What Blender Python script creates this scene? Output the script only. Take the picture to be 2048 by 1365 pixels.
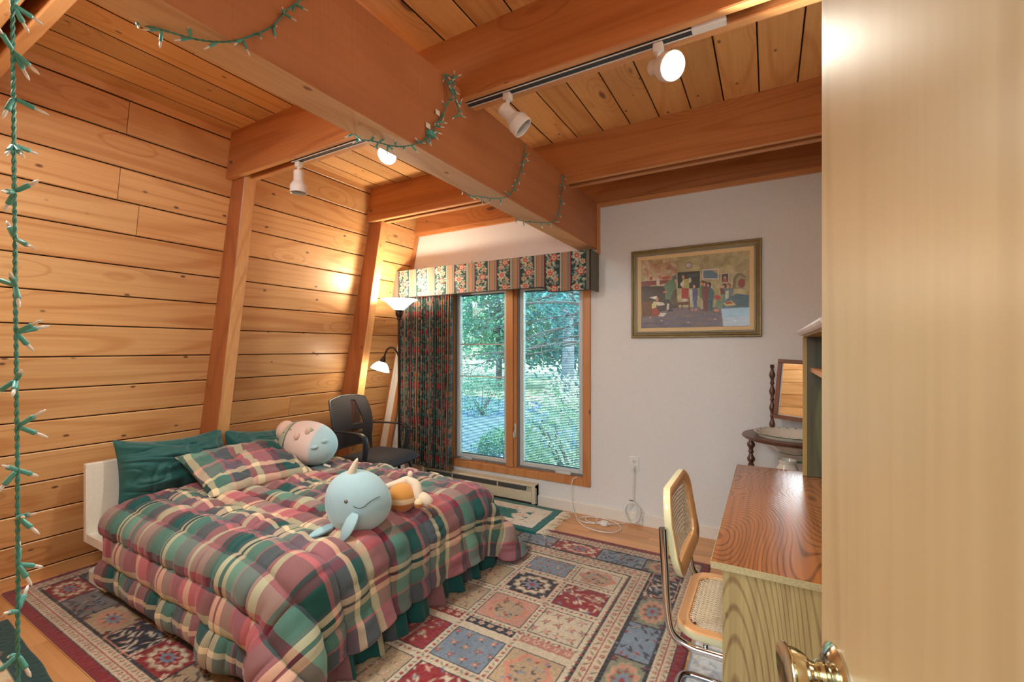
import bpy, bmesh, math, random
import numpy as np
from mathutils import Vector, Matrix
PI = math.pi
random.seed(7)
for o in list(bpy.data.objects): bpy.data.objects.remove(o, do_unlink=True)
scene = bpy.context.scene
COL = scene.collection

# ------------------------------------------------------------------ camera
YAW = math.radians(29.83)
cam_d = bpy.data.cameras.new('camera')
cam = bpy.data.objects.new('camera', cam_d); COL.objects.link(cam)
cam.location = (0, 0, 1.35)
cam.rotation_euler = (PI/2, 0, YAW)
cam_d.sensor_fit = 'HORIZONTAL'; cam_d.sensor_width = 36; cam_d.lens = 15.75
cam_d.shift_y = 0.0071; cam_d.clip_start = 0.02; cam_d.clip_end = 300
scene.camera = cam

# ------------------------------------------------------------------ view, world, sun, large lights
scene.view_settings.view_transform = 'Standard'
scene.view_settings.look = 'None'
scene.view_settings.gamma = 1
scene.view_settings.use_curve_mapping = False
scene.view_settings.exposure = 0.0

world = bpy.data.worlds.new('world'); scene.world = world; world.use_nodes = True
wn = world.node_tree; wn.nodes.clear()
wo = wn.nodes.new('ShaderNodeOutputWorld'); wb = wn.nodes.new('ShaderNodeBackground')
sky = wn.nodes.new('ShaderNodeTexSky'); sky.sky_type = 'NISHITA'; sky.sun_disc = False
sky.sun_elevation = math.radians(48); sky.sun_rotation = math.radians(60); sky.air_density = 1.3; sky.dust_density = 1.5
wn.links.new(sky.outputs[0], wb.inputs[0]); wn.links.new(wb.outputs[0], wo.inputs[0])
wb.inputs[1].default_value = 1.3

def light(name, kind, loc, energy, color=(1, 1, 1), **k):
    d = bpy.data.lights.new(name, kind); d.energy = energy; d.color = color
    o = bpy.data.objects.new(name, d); COL.objects.link(o); o.location = loc
    for a, v in k.items():
        if a == 'target':
            dr = Vector(v) - Vector(loc); o.rotation_euler = dr.to_track_quat('-Z', 'Y').to_euler()
        else: setattr(d, a, v)
    return o
sun = light('sun', 'SUN', (10, 20, 30), 17, (1, .93, .82), angle=math.radians(1.0), target=None or (4, 31, 14))
# unseen fill lights added in the hall and over the rear half of the room
light('hall_fill', 'AREA', (-0.2, -1.35, 2.0), 66, (.80, .95, 1), shape='RECTANGLE', size=1.1, size_y=1.4, target=(-1.5, 1.8, 1.1))
light('room_fill', 'AREA', (-1.9, 0.12, 2.4), 30, (.84, .97, 1), shape='DISK', size=.5, target=(-1.9, 1.2, 0.4))
# sampling portal for the real sky light through the window opening
wp = light('window_portal', 'AREA', (-1.98, 3.60, 1.1), 1, (1, 1, 1), shape='RECTANGLE', size=1.36, size_y=1.66, target=(-1.98, 1.0, 1.1)); wp.data.cycles.is_portal = True

# ------------------------------------------------------------------ helpers
def s2l(c):
    c = np.asarray(c, dtype=float)/255.0
    return np.where(c <= 0.04045, c/12.92, ((c+0.055)/1.055)**2.4)
def L(r, g, b): return tuple(float(v) for v in s2l((r, g, b)))

def tag(o, label=None, cat=None, group=None, kind=None):
    if label: o['label'] = label
    if cat: o['category'] = cat
    if group: o['group'] = group
    if kind: o['kind'] = kind
    return o
def thing(name, label, cat, loc=(0, 0, 0), rotz=0, group=None):
    o = bpy.data.objects.new(name, None); COL.objects.link(o)
    o.empty_display_size = .05; o.location = loc; o.rotation_euler = (0, 0, rotz)
    return tag(o, label, cat, group)
def struct(name):
    o = bpy.data.objects.new(name, None); COL.objects.link(o); o['kind'] = 'structure'; return o
def link(name, me, mat=None, parent=None, smooth=False):
    o = bpy.data.objects.new(name, me); COL.objects.link(o)
    if mat is not None and not me.materials:
        for m in (mat if isinstance(mat, (list, tuple)) else [mat]): me.materials.append(m)
    if smooth: me.shade_smooth()
    if parent is not None: o.parent = parent
    return o
def obj(name, bm, mat=None, parent=None, smooth=False, world=False):
    """one mesh object; world=True: vertices are world coordinates and are moved under the parent's base"""
    if world and parent is not None:
        M = Matrix.Identity(4); q = parent
        while q is not None: M = q.matrix_basis @ M; q = q.parent
        bmesh.ops.transform(bm, matrix=M.inverted(), verts=bm.verts)
    me = bpy.data.meshes.new(name); bm.normal_update(); bm.to_mesh(me); bm.free()
    o = link(name, me, mat, parent, False)
    if smooth:
        me.shade_smooth()
        try: me.set_sharp_from_angle(angle=math.radians(40))
        except Exception: pass
    return o
def NB(): return bmesh.new()
def box(bm, x0, x1, y0, y1, z0, z1, bev=0, seg=1, M=None, mi=0):
    vs = [bm.verts.new((x, y, z)) for x in (x0, x1) for y in (y0, y1) for z in (z0, z1)]
    fi = [(0, 1, 3, 2), (4, 6, 7, 5), (0, 4, 5, 1), (2, 3, 7, 6), (0, 2, 6, 4), (1, 5, 7, 3)]
    fs = [bm.faces.new([vs[i] for i in f]) for f in fi]
    for f in fs: f.material_index = mi
    geo = vs
    if bev > 0:
        es = list({e for f in fs for e in f.edges})
        r = bmesh.ops.bevel(bm, geom=es, offset=bev, segments=seg, affect='EDGES', profile=.5)
        geo = list({v for f in r['faces'] for v in f.verts} | {v for v in vs if v.is_valid})
    if M is not None: bmesh.ops.transform(bm, matrix=M, verts=[v for v in geo if v.is_valid])
    return geo
def prism(bm, pts, y0, y1, axis='Y', mi=0):
    """extrude a closed polygon; pts are (a,b) = (x,z) for Y, (y,z) for X, (x,y) for Z"""
    def P(p, t):
        return (p[0], t, p[1]) if axis == 'Y' else ((t, p[0], p[1]) if axis == 'X' else (p[0], p[1], t))
    a = [bm.verts.new(P(p, y0)) for p in pts]; b = [bm.verts.new(P(p, y1)) for p in pts]
    n = len(pts); fs = [bm.faces.new(a), bm.faces.new(b[::-1])]
    for i in range(n): fs.append(bm.faces.new((a[i], b[i], b[(i+1) % n], a[(i+1) % n])))
    for f in fs: f.material_index = mi
    bmesh.ops.recalc_face_normals(bm, faces=fs)
    return a+b
def lathe(bm, prof, seg=24, M=None, cap=True, mi=0):
    """prof: list of (r,z) spun about Z"""
    rings = []
    for r, z in prof:
        if r < 1e-6: rings.append([bm.verts.new((0, 0, z))])
        else: rings.append([bm.verts.new((r*math.cos(2*PI*i/seg), r*math.sin(2*PI*i/seg), z)) for i in range(seg)])
    fs = []
    for a, b in zip(rings, rings[1:]):
        if len(a) == 1 and len(b) == 1: continue
        for i in range(seg):
            j = (i+1) % seg
            if len(a) == 1: fs.append(bm.faces.new((a[0], b[j], b[i])))
            elif len(b) == 1: fs.append(bm.faces.new((a[i], a[j], b[0])))
            else: fs.append(bm.faces.new((a[i], a[j], b[j], b[i])))
    if cap:
        for r in (rings[0], rings[-1]):
            if len(r) > 1: fs.append(bm.faces.new(r))
    for f in fs: f.material_index = mi
    bmesh.ops.recalc_face_normals(bm, faces=fs)
    vs = [v for r in rings for v in r]
    if M is not None: bmesh.ops.transform(bm, matrix=M, verts=vs)
    return vs
def tube(bm, pts, r, seg=8, closed=False, flat=1.0, mi=0, cap=True):
    """sweep a circle of radius r (number or list) along points, parallel transport frame"""
    P = [Vector(p) for p in pts]; n = len(P)
    R = r if isinstance(r, (list, tuple)) else [r]*n
    T = []
    for i in range(n):
        if closed: t = P[(i+1) % n]-P[i-1]
        else: t = P[min(i+1, n-1)]-P[max(i-1, 0)]
        T.append(t.normalized() if t.length > 1e-9 else Vector((0, 0, 1)))
    up = Vector((0, 0, 1)) if abs(T[0].z) < .9 else Vector((1, 0, 0))
    N = (up - T[0]*up.dot(T[0])).normalized()
    rings = []
    for i in range(n):
        N = (N - T[i]*N.dot(T[i])).normalized(); B = T[i].cross(N)
        rings.append([bm.verts.new(P[i]+(N*math.cos(2*PI*k/seg)*flat+B*math.sin(2*PI*k/seg))*R[i]) for k in range(seg)])
    rr = list(zip(rings, rings[1:]))
    if closed: rr.append((rings[-1], rings[0]))
    fs = []
    for a, b in rr:
        for k in range(seg): fs.append(bm.faces.new((a[k], a[(k+1) % seg], b[(k+1) % seg], b[k])))
    if cap and not closed: fs.append(bm.faces.new(rings[0][::-1])); fs.append(bm.faces.new(rings[-1]))
    for f in fs: f.material_index = mi
    return [v for q in rings for v in q]
def smooth_path(pts, n=8, closed=False):
    """Catmull-Rom through points"""
    P = [Vector(p) for p in pts]; out = []; m = len(P)
    rng = range(m if closed else m-1)
    for i in rng:
        if closed: p0, p1, p2, p3 = P[i-1], P[i], P[(i+1) % m], P[(i+2) % m]
        else: p0, p1, p2, p3 = P[max(i-1, 0)], P[i], P[i+1], P[min(i+2, m-1)]
        for k in range(n):
            t = k/n
            out.append(.5*((2*p1)+(p2-p0)*t+(2*p0-5*p1+4*p2-p3)*t*t+(3*p1-p0-3*p2+p3)*t**3))
    if not closed: out.append(P[-1])
    return out
def ellipsoid(bm, c, r, seg=24, rings=16, M=None, fn=None):
    vs = []
    r_ = bmesh.ops.create_uvsphere(bm, u_segments=seg, v_segments=rings, radius=1)
    for v in r_['verts']:
        p = v.co.copy()
        if fn: p = fn(p)
        v.co = Vector((p.x*r[0], p.y*r[1], p.z*r[2]))
        if M is not None: v.co = M @ v.co
        v.co += Vector(c)
    return r_['verts']
def grid_mesh(name, P, C=None, UV=None, closed_u=False):
    """P (H,W,3) point grid -> mesh with quad faces, optional linear colours and uv (per point)"""
    H, W = P.shape[:2]
    me = bpy.data.meshes.new(name)
    idx = np.arange(H*W).reshape(H, W)
    f = np.stack([idx[:-1, :-1], idx[:-1, 1:], idx[1:, 1:], idx[1:, :-1]], -1).reshape(-1, 4)
    me.vertices.add(H*W); me.vertices.foreach_set('co', P.reshape(-1).astype(np.float32))
    me.loops.add(f.size); me.loops.foreach_set('vertex_index', f.reshape(-1).astype(np.int32))
    me.polygons.add(len(f)); me.polygons.foreach_set('loop_start', (np.arange(len(f))*4).astype(np.int32))
    me.update(calc_edges=True)
    if C is not None:
        a = me.color_attributes.new('paint', 'FLOAT_COLOR', 'POINT')
        c4 = np.ones((H*W, 4), np.float32); c4[:, :3] = C.reshape(-1, 3); a.data.foreach_set('color', c4.reshape(-1))
    if UV is not None:
        u = me.uv_layers.new(name='uv'); u.data.foreach_set('uv', UV.reshape(-1, 2)[f.reshape(-1)].reshape(-1).astype(np.float32))
    me.validate(); return me
def shell_mesh(name, P, th, C=None, UV=None):
    """closed slab: grid P and the same grid moved by th along its normals"""
    du = np.gradient(P, axis=1); dv = np.gradient(P, axis=0)
    N = np.cross(du, dv); N /= np.linalg.norm(N, axis=2, keepdims=True)+1e-12
    Q = P-N*th
    H, W = P.shape[:2]
    # ring order: front row, then back rows mirrored; build as a closed tube along the v axis
    full = np.concatenate([P, Q[::-1]], 0); full = np.concatenate([full, full[:1]], 0)
    cc = None if C is None else np.concatenate([C, C[::-1], C[:1]], 0)
    uu = None if UV is None else np.concatenate([UV, UV[::-1], UV[:1]], 0)
    return grid_mesh(name, full, cc, uu)
def vnoise(H, W, fy, fx, seed):
    rs = np.random.RandomState(seed); g = rs.rand(int(fy)+4, int(fx)+4)
    y = np.linspace(0, fy, H); x = np.linspace(0, fx, W)
    def cub(a, t):
        i = np.floor(t).astype(int); f = t-i; f = f[:, None]
        p0, p1, p2, p3 = a[i], a[i+1], a[i+2], a[i+3]
        return .5*((2*p1)+(p2-p0)*f+(2*p0-5*p1+4*p2-p3)*f*f+(3*p1-p0-3*p2+p3)*f**3)
    return (cub(cub(g, y).T, x).T)-.5

# ------------------------------------------------------------------ materials
def nmat(name):
    m = bpy.data.materials.new(name); m.use_nodes = True; t = m.node_tree
    b = t.nodes['Principled BSDF']; return m, t, b
def N(t, kind, **k):
    n = t.nodes.new('ShaderNode'+kind)
    for a, v in k.items():
        if a.startswith('i_'):
            key = a[2:]; key = int(key) if key.isdigit() else key
            n.inputs[key].default_value = v
        else: setattr(n, a, v)
    return n
def ramp(t, stops, interp='LINEAR'):
    n = t.nodes.new('ShaderNodeValToRGB'); cr = n.color_ramp; cr.interpolation = interp
    while len(cr.elements) > 1: cr.elements.remove(cr.elements[-1])
    cr.elements[0].position = stops[0][0]; cr.elements[0].color = (*stops[0][1], 1)
    for p, c in stops[1:]:
        e = cr.elements.new(p); e.color = (*c, 1)
    return n
def plain(name, col, rough=.5, metal=0, bump=0, bscale=60, spec=.5, var=0.0, coat=0, sheen=0, emis=None, es=0):
    m, t, b = nmat(name)
    b.inputs['Roughness'].default_value = rough; b.inputs['Metallic'].default_value = metal
    b.inputs['Specular IOR Level'].default_value = spec; b.inputs['Coat Weight'].default_value = coat
    b.inputs['Sheen Weight'].default_value = sheen
    tc = N(t, 'TexCoord'); no = N(t, 'TexNoise', i_Scale=bscale, i_Detail=3.0); t.links.new(tc.outputs['Object'], no.inputs['Vector'])
    v = max(var, .03)
    r = ramp(t, [(.3, tuple(c*(1-v) for c in col)), (.7, tuple(min(1, c*(1+v)) for c in col))])
    t.links.new(no.outputs[0], r.inputs[0]); t.links.new(r.outputs[0], b.inputs['Base Color'])
    if bump:
        bp = N(t, 'Bump', i_Strength=bump, i_Distance=.002); t.links.new(no.outputs[0], bp.inputs['Height']); t.links.new(bp.outputs[0], b.inputs['Normal'])
    if emis: b.inputs['Emission Color'].default_value = (*emis, 1); b.inputs['Emission Strength'].default_value = es
    return m
def painted(name, rough=.8, bump=.3, bscale=300, spec=.3, sheen=0, coat=0):
    """colour comes from the mesh's painted pattern"""
    m, t, b = nmat(name)
    a = N(t, 'Attribute', attribute_name='paint'); tc = N(t, 'TexCoord')
    no = N(t, 'TexNoise', i_Scale=bscale, i_Detail=2.0); t.links.new(tc.outputs['Object'], no.inputs['Vector'])
    mx = N(t, 'Mix', data_type='RGBA', blend_type='MULTIPLY', i_0=.35); r = ramp(t, [(.3, (.6, .6, .6)), (.7, (1.15, 1.15, 1.15))])
    t.links.new(no.outputs[0], r.inputs[0]); t.links.new(a.outputs['Color'], mx.inputs[6]); t.links.new(r.outputs[0], mx.inputs[7])
    t.links.new(mx.outputs[2], b.inputs['Base Color'])
    b.inputs['Roughness'].default_value = rough; b.inputs['Specular IOR Level'].default_value = spec
    b.inputs['Sheen Weight'].default_value = sheen; b.inputs['Coat Weight'].default_value = coat
    bp = N(t, 'Bump', i_Strength=bump, i_Distance=.003); t.links.new(no.outputs[0], bp.inputs['Height']); t.links.new(bp.outputs[0], b.inputs['Normal'])
    return m
def wood(name, c1, c2, knot, axis=1, rings=9.0, grain=1.0, knots=.5, rough=.42, coat=.15, vary=.14, along=.13, kscale=2.6, bump=.15, saw=0):
    m, t, b = nmat(name); lk = t.links.new
    tc = N(t, 'TexCoord'); oi = N(t, 'ObjectInfo')
    off = N(t, 'VectorMath', operation='SCALE'); off.inputs[0].default_value = (37.0, 53.0, 29.0); lk(oi.outputs['Random'], off.inputs['Scale'])
    ad = N(t, 'VectorMath', operation='ADD'); lk(tc.outputs['Object'], ad.inputs[0]); lk(off.outputs[0], ad.inputs[1])
    sc = [1.0, 1.0, 1.0]; sc[axis] = along
    st = N(t, 'VectorMath', operation='MULTIPLY'); st.inputs[1].default_value = sc; lk(ad.outputs[0], st.inputs[0])
    # knots
    ks = [kscale, kscale, kscale]; ks[axis] = kscale*.36
    kv = N(t, 'VectorMath', operation='MULTIPLY'); kv.inputs[1].default_value = ks; lk(ad.outputs[0], kv.inputs[0])
    vo = N(t, 'TexVoronoi', feature='F1', i_Scale=1.0); lk(kv.outputs[0], vo.inputs['Vector'])
    sep = N(t, 'SeparateColor'); lk(vo.outputs['Color'], sep.inputs[0])
    gt = N(t, 'Math', operation='LESS_THAN'); gt.inputs[1].default_value = knots; lk(sep.outputs[0], gt.inputs[0])
    swirl = N(t, 'MapRange', i_1=0.0, i_2=.34, i_3=1.0, i_4=0.0); lk(vo.outputs['Distance'], swirl.inputs[0])
    sw = N(t, 'Math', operation='MULTIPLY'); lk(swirl.outputs[0], sw.inputs[0]); lk(gt.outputs[0], sw.inputs[1])
    # rings
    n1 = N(t, 'TexNoise', i_Scale=2.2, i_Detail=1.0, i_Distortion=.15); lk(st.outputs[0], n1.inputs['Vector'])
    ph = N(t, 'Math', operation='MULTIPLY_ADD'); lk(sw.outputs[0], ph.inputs[0]); ph.inputs[1].default_value = .28; lk(n1.outputs[0], ph.inputs[2])
    ml = N(t, 'Math', operation='MULTIPLY'); lk(ph.outputs[0], ml.inputs[0]); ml.inputs[1].default_value = rings*2*PI
    sn = N(t, 'Math', operation='SINE'); lk(ml.outputs[0], sn.inputs[0])
    # fine streaks
    s2 = N(t, 'VectorMath', operation='MULTIPLY'); q = [70.0, 70.0, 70.0]; q[axis] = 1.6; s2.inputs[1].default_value = q; lk(ad.outputs[0], s2.inputs[0])
    n2 = N(t, 'TexNoise', i_Scale=1.0, i_Detail=3.0); lk(s2.outputs[0], n2.inputs['Vector'])
    n3 = N(t, 'TexNoise', i_Scale=1.3, i_Detail=1.0); lk(st.outputs[0], n3.inputs['Vector'])
    a1 = N(t, 'MapRange', i_1=.45, i_2=1.0, i_3=0.0, i_4=.42*grain); lk(sn.outputs[0], a1.inputs[0])
    a2 = N(t, 'MapRange', i_1=.35, i_2=.7, i_3=0.0, i_4=.34*grain); lk(n2.outputs[0], a2.inputs[0])
    a3 = N(t, 'MapRange', i_1=.35, i_2=.7, i_3=0.0, i_4=.4); lk(n3.outputs[0], a3.inputs[0])
    s = N(t, 'Math', operation='ADD'); lk(a1.outputs[0], s.inputs[0]); lk(a2.outputs[0], s.inputs[1])
    s_ = N(t, 'Math', operation='ADD'); lk(s.outputs[0], s_.inputs[0]); lk(a3.outputs[0], s_.inputs[1])
    last = s_
    if saw:
        s4 = N(t, 'VectorMath', operation='MULTIPLY'); qq = [2.0, 2.0, 2.0]; qq[axis] = saw; s4.inputs[1].default_value = qq; lk(ad.outputs[0], s4.inputs[0])
        n4 = N(t, 'TexNoise', i_Scale=1.0, i_Detail=1.0); lk(s4.outputs[0], n4.inputs['Vector'])
        a4 = N(t, 'MapRange', i_1=.5, i_2=.75, i_3=0.0, i_4=.25); lk(n4.outputs[0], a4.inputs[0])
        last = N(t, 'Math', operation='ADD'); lk(s_.outputs[0], last.inputs[0]); lk(a4.outputs[0], last.inputs[1])
    mx = N(t, 'Mix', data_type='RGBA'); mx.inputs[6].default_value = (*c1, 1); mx.inputs[7].default_value = (*c2, 1); lk(last.outputs[0], mx.inputs[0])
    km = N(t, 'MapRange', i_1=.045, i_2=.085, i_3=1.0, i_4=0.0); lk(vo.outputs['Distance'], km.inputs[0])
    kk = N(t, 'Math', operation='MULTIPLY'); lk(km.outputs[0], kk.inputs[0]); lk(gt.outputs[0], kk.inputs[1])
    v2s = [kscale*3.1]*3; v2s[axis] = kscale*1.7
    kv2 = N(t, 'VectorMath', operation='MULTIPLY'); kv2.inputs[1].default_value = v2s; lk(ad.outputs[0], kv2.inputs[0])
    vo2 = N(t, 'TexVoronoi', feature='F1', i_Scale=1.0); lk(kv2.outputs[0], vo2.inputs['Vector'])
    se2 = N(t, 'SeparateColor'); lk(vo2.outputs['Color'], se2.inputs[0]); g2 = N(t, 'Math', operation='LESS_THAN'); g2.inputs[1].default_value = knots*.5; lk(se2.outputs[1], g2.inputs[0])
    km2 = N(t, 'MapRange', i_1=.07, i_2=.13, i_3=1.0, i_4=0.0); lk(vo2.outputs['Distance'], km2.inputs[0])
    kk2 = N(t, 'Math', operation='MULTIPLY'); lk(km2.outputs[0], kk2.inputs[0]); lk(g2.outputs[0], kk2.inputs[1])
    kmx = N(t, 'Math', operation='MAXIMUM'); lk(kk.outputs[0], kmx.inputs[0]); lk(kk2.outputs[0], kmx.inputs[1])
    k3 = N(t, 'Math', operation='MULTIPLY'); lk(kmx.outputs[0], k3.inputs[0]); k3.inputs[1].default_value = .85
    mk = N(t, 'Mix', data_type='RGBA'); lk(k3.outputs[0], mk.inputs[0]); lk(mx.outputs[2], mk.inputs[6]); mk.inputs[7].default_value = (*knot, 1)
    hsv = N(t, 'HueSaturation'); lk(mk.outputs[2], hsv.inputs['Color'])
    vr = N(t, 'MapRange', i_1=0.0, i_2=1.0, i_3=1-vary, i_4=1+vary); lk(oi.outputs['Random'], vr.inputs[0]); lk(vr.outputs[0], hsv.inputs['Value'])
    lk(hsv.outputs[0], b.inputs['Base Color'])
    b.inputs['Roughness'].default_value = rough; b.inputs['Coat Weight'].default_value = coat; b.inputs['Coat Roughness'].default_value = .3
    bp = N(t, 'Bump', i_Strength=bump, i_Distance=.002); lk(last.outputs[0], bp.inputs['Height']); lk(bp.outputs[0], b.inputs['Normal'])
    return m
def glassy(name, tint=(1, 1, 1), gloss=.08):
    m, t, b = nmat(name); t.nodes.remove(b); o = t.nodes['Material Output']
    tr = N(t, 'BsdfTransparent'); tr.inputs[0].default_value = (*tint, 1); gl = N(t, 'BsdfGlossy', i_Roughness=.02)
    fr = N(t, 'Fresnel', i_IOR=1.45); mr = N(t, 'Math', operation='MULTIPLY'); mr.inputs[1].default_value = gloss*10; t.links.new(fr.outputs[0], mr.inputs[0])
    mx = N(t, 'MixShader'); t.links.new(mr.outputs[0], mx.inputs[0]); t.links.new(tr.outputs[0], mx.inputs[1]); t.links.new(gl.outputs[0], mx.inputs[2])
    t.links.new(mx.outputs[0], o.inputs[0]); return m

PINE = (L(222, 174, 118), L(192, 132, 78), L(86, 46, 28))
M_wall_plank = wood('pine_wall_planks', *PINE, axis=1, knots=.75, kscale=4.2, rings=13)
M_ceil_plank = wood('pine_ceiling_planks', L(222, 174, 112), L(196, 136, 78), L(96, 54, 34), axis=1, knots=.75, kscale=4.4, rings=13)
M_near_plank = wood('pine_rear_wall_planks', *PINE, axis=0, knots=.4)
RED = (L(190, 124, 74), L(158, 92, 48), L(80, 40, 26))
M_beam_x = wood('stained_fir_beam', *RED, axis=0, knots=.5, rings=14, kscale=3.4, rough=.45, grain=1.0)
M_beam_y = wood('rough_sawn_girder', L(186, 120, 76), L(164, 98, 58), L(86, 42, 30), axis=1, knots=.35, rings=5, kscale=2.6, rough=.6, grain=.8, saw=230, bump=.3)
M_rafter = wood('stained_fir_rafter', L(182, 112, 64), L(148, 80, 42), L(84, 38, 24), axis=2, knots=.4, rings=10, kscale=3)
M_edge_x = wood('lit_beam_underside', L(220, 164, 108), L(192, 130, 78), L(110, 60, 36), axis=0, knots=.4, rings=10, kscale=4)  # light falling on the beam undersides is put into this paler wood
M_edge_y = wood('lit_girder_underside', L(214, 172, 128), L(186, 140, 98), L(110, 64, 44), axis=1, knots=.4, rings=10, kscale=4, rough=.6)  # lit look of the girder's bottom face, painted as paler wood
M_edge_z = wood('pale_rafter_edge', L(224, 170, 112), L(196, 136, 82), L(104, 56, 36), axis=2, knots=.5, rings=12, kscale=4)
M_floor = wood('oak_floorboards', L(220, 166, 110), L(190, 126, 76), L(120, 66, 34), axis=0, knots=.05, rings=8, rough=.3, coat=.4)
M_trim = wood('honey_pine_trim', L(206, 146, 92), L(178, 112, 62), L(110, 60, 34), axis=2, knots=.1, rings=8)
M_trim_x = wood('honey_pine_trim_level', L(206, 146, 92), L(178, 112, 62), L(110, 60, 34), axis=0, knots=.1, rings=8)
M_door = wood('birch_veneer_door', L(184, 154, 112), L(154, 122, 82), L(120, 90, 60), axis=2, knots=0.0, rings=16, grain=.6, rough=.35, coat=.3, along=.03, bump=.05)
M_white_wall = plain('matte_wall_paint', L(230, 230, 230), .9, bump=.05, bscale=120)
M_white = plain('white_paint', L(236, 232, 222), .5)
M_dark = plain('dark_void', L(60, 40, 28), .9)
# ================================================================== ROOM SHELL
WX0, WK, YF, YN, XR, ZC = -3.70, .2425, 3.47, -0.12, 0.47, 2.755
def wallx(z): return WX0+WK*z

def plank_mesh(cache={}, key=None, ln=1, h=.17, th=.02, ch=.005, axis='Y'):
    """board with chamfered long edges: length along axis, lying in a plane; local origin at its centre"""
    k = (round(ln, 3), round(h, 4), th, ch, axis)
    if k in cache: return cache[k]
    bm = NB(); a, b = h/2, th
    prof = [(0, -a), (b-ch, -a), (b, -a+ch), (b, a-ch), (b-ch, a), (0, a)]
    if axis == 'Y': prism(bm, prof, -ln/2, ln/2, 'Y')            # (x,z): thickness x, height z
    elif axis == 'CY': prism(bm, [(q, -p) for p, q in prof], -ln/2, ln/2, 'Y')   # ceiling: face down, width x, length y
    elif axis == 'FX': prism(bm, [(q, p) for p, q in prof], -ln/2, ln/2, 'X')    # floor: face up, width y, length x
    elif axis == 'NX': prism(bm, [(p, q) for p, q in prof], -ln/2, ln/2, 'X')    # rear wall: face +y, height z
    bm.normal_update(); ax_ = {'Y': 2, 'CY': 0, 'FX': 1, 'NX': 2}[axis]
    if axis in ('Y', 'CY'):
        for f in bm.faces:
            if abs(f.normal[ax_]) > .95: f.material_index = 1      # groove shade painted onto the plank side faces
    me = bpy.data.meshes.new('plank'); bm.to_mesh(me); bm.free()
    if axis in ('Y', 'CY'): me.materials.append(M_wall_plank if axis == 'Y' else M_ceil_plank); me.materials.append(M_joint_shade)
    cache[k] = me; return me

M_joint_shade = plain('joint_shade', L(74, 44, 26), .9)
# left wall: leaning, planked
wl = struct('wall_left')
bm = NB(); prism(bm, [(wallx(-.02)-.16, -.02), (wallx(-.02)-.018, -.02), (wallx(2.9)-.018, 2.9), (wallx(2.9)-.16, 2.9)], YN-.1, YF+.15, 'Y')
obj('backing', bm, M_dark, wl)
ang = math.atan(WK); cosa = math.cos(ang)
def wall_plank(z0, z1, y0, y1):
    h = (z1-z0)/cosa-.006
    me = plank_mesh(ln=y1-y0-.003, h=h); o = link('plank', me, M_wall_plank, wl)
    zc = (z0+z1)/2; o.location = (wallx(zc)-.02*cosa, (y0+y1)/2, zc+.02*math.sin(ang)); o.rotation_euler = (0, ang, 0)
edges = [-.02, .07]+[.246+.176*i for i in range(15)]   # ... 2.71
edges = [e for e in edges if e < 2.72]+[2.80]
butts = {2.183: 1.079, 2.007: 1.18, .774: 2.336, 2.534: 1.09, .07: 2.1, 1.478: -.02, .95: .2, .422: .35, .246: 2.9, 1.83: .1}
for z0, z1 in zip(edges, edges[1:]):
    cut = [v for k, v in butts.items() if abs(k-z0) < .02]
    ys = [YN]+[c for c in cut if c > YN]+[YF]
    for y0, y1 in zip(ys, ys[1:]): wall_plank(z0, z1, y0, y1)

# ceiling planks
ce = struct('ceiling')
bm = NB(); box(bm, -3.3, XR+.1, YN-.1, YF+.15, ZC+.019, ZC+.12); obj('backing', bm, M_dark, ce)
xs = [-3.10, -2.931+.0]+[-2.931+.1807*i for i in range(1, 10)]
xs = xs[:-1]+[-1.285-.178, -1.285]+[-1.108, -.93, -.754, -.577, -.397, -.222, -.046, .132, .31, .49]
xs = sorted(set(round(x, 3) for x in xs)); xs = [x for i, x in enumerate(xs) if i == 0 or x-xs[i-1] > .08]
rnd = random.Random(3)
for i, (x0, x1) in enumerate(zip(xs, xs[1:])):
    if abs(x0+2.38) < .03 or abs(x0+2.389) < .03: cy = [1.094]
    else: cy = [rnd.choice([.49, 1.68, 2.87])]
    ys = [YN]+cy+[YF]
    for y0, y1 in zip(ys, ys[1:]):
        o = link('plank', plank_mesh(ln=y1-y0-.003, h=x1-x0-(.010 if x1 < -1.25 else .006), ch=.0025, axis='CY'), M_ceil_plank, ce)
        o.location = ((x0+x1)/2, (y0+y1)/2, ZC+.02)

# floor boards
fl = struct('floor')
bm = NB(); box(bm, -3.9, XR+.1, -1.9, YF+.15, -.12, -.0185); obj('subfloor', bm, M_dark, fl)
y = YF
row = 0
while y > YN-.1:
    w = .083; brk = [-3.74]; x = -3.74+rnd.uniform(.4, 1.6)
    while x < XR-.3: brk.append(x); x += rnd.uniform(1.1, 2.1)
    brk.append(XR)
    for x0, x1 in zip(brk, brk[1:]):
        o = link('floorboard', plank_mesh(ln=x1-x0-.0012, h=w-.0012, th=.018, ch=.0012, axis='FX'), M_floor, fl)
        o.location = ((x0+x1)/2, y-w/2, -.018)
    y -= w
# far wall with window opening
WXL, WXR, WZB, WZT = -2.66, -1.30, .27, 1.93
wf = struct('wall_far'); bm = NB()
for a in ((-3.95, WXL, -.02, 2.9), (WXR, XR+.12, -.02, 2.9), (WXL, WXR, -.02, WZB), (WXL, WXR, WZT, 2.9)):
    box(bm, a[0], a[1], YF, YF+.14, a[2], a[3])
obj('plaster', bm, M_white_wall, wf)
wr = struct('wall_right'); bm = NB(); box(bm, XR, XR+.1, YN-.1, YF, -.02, 2.9); obj('plaster', bm, M_white_wall, wr)
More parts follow.
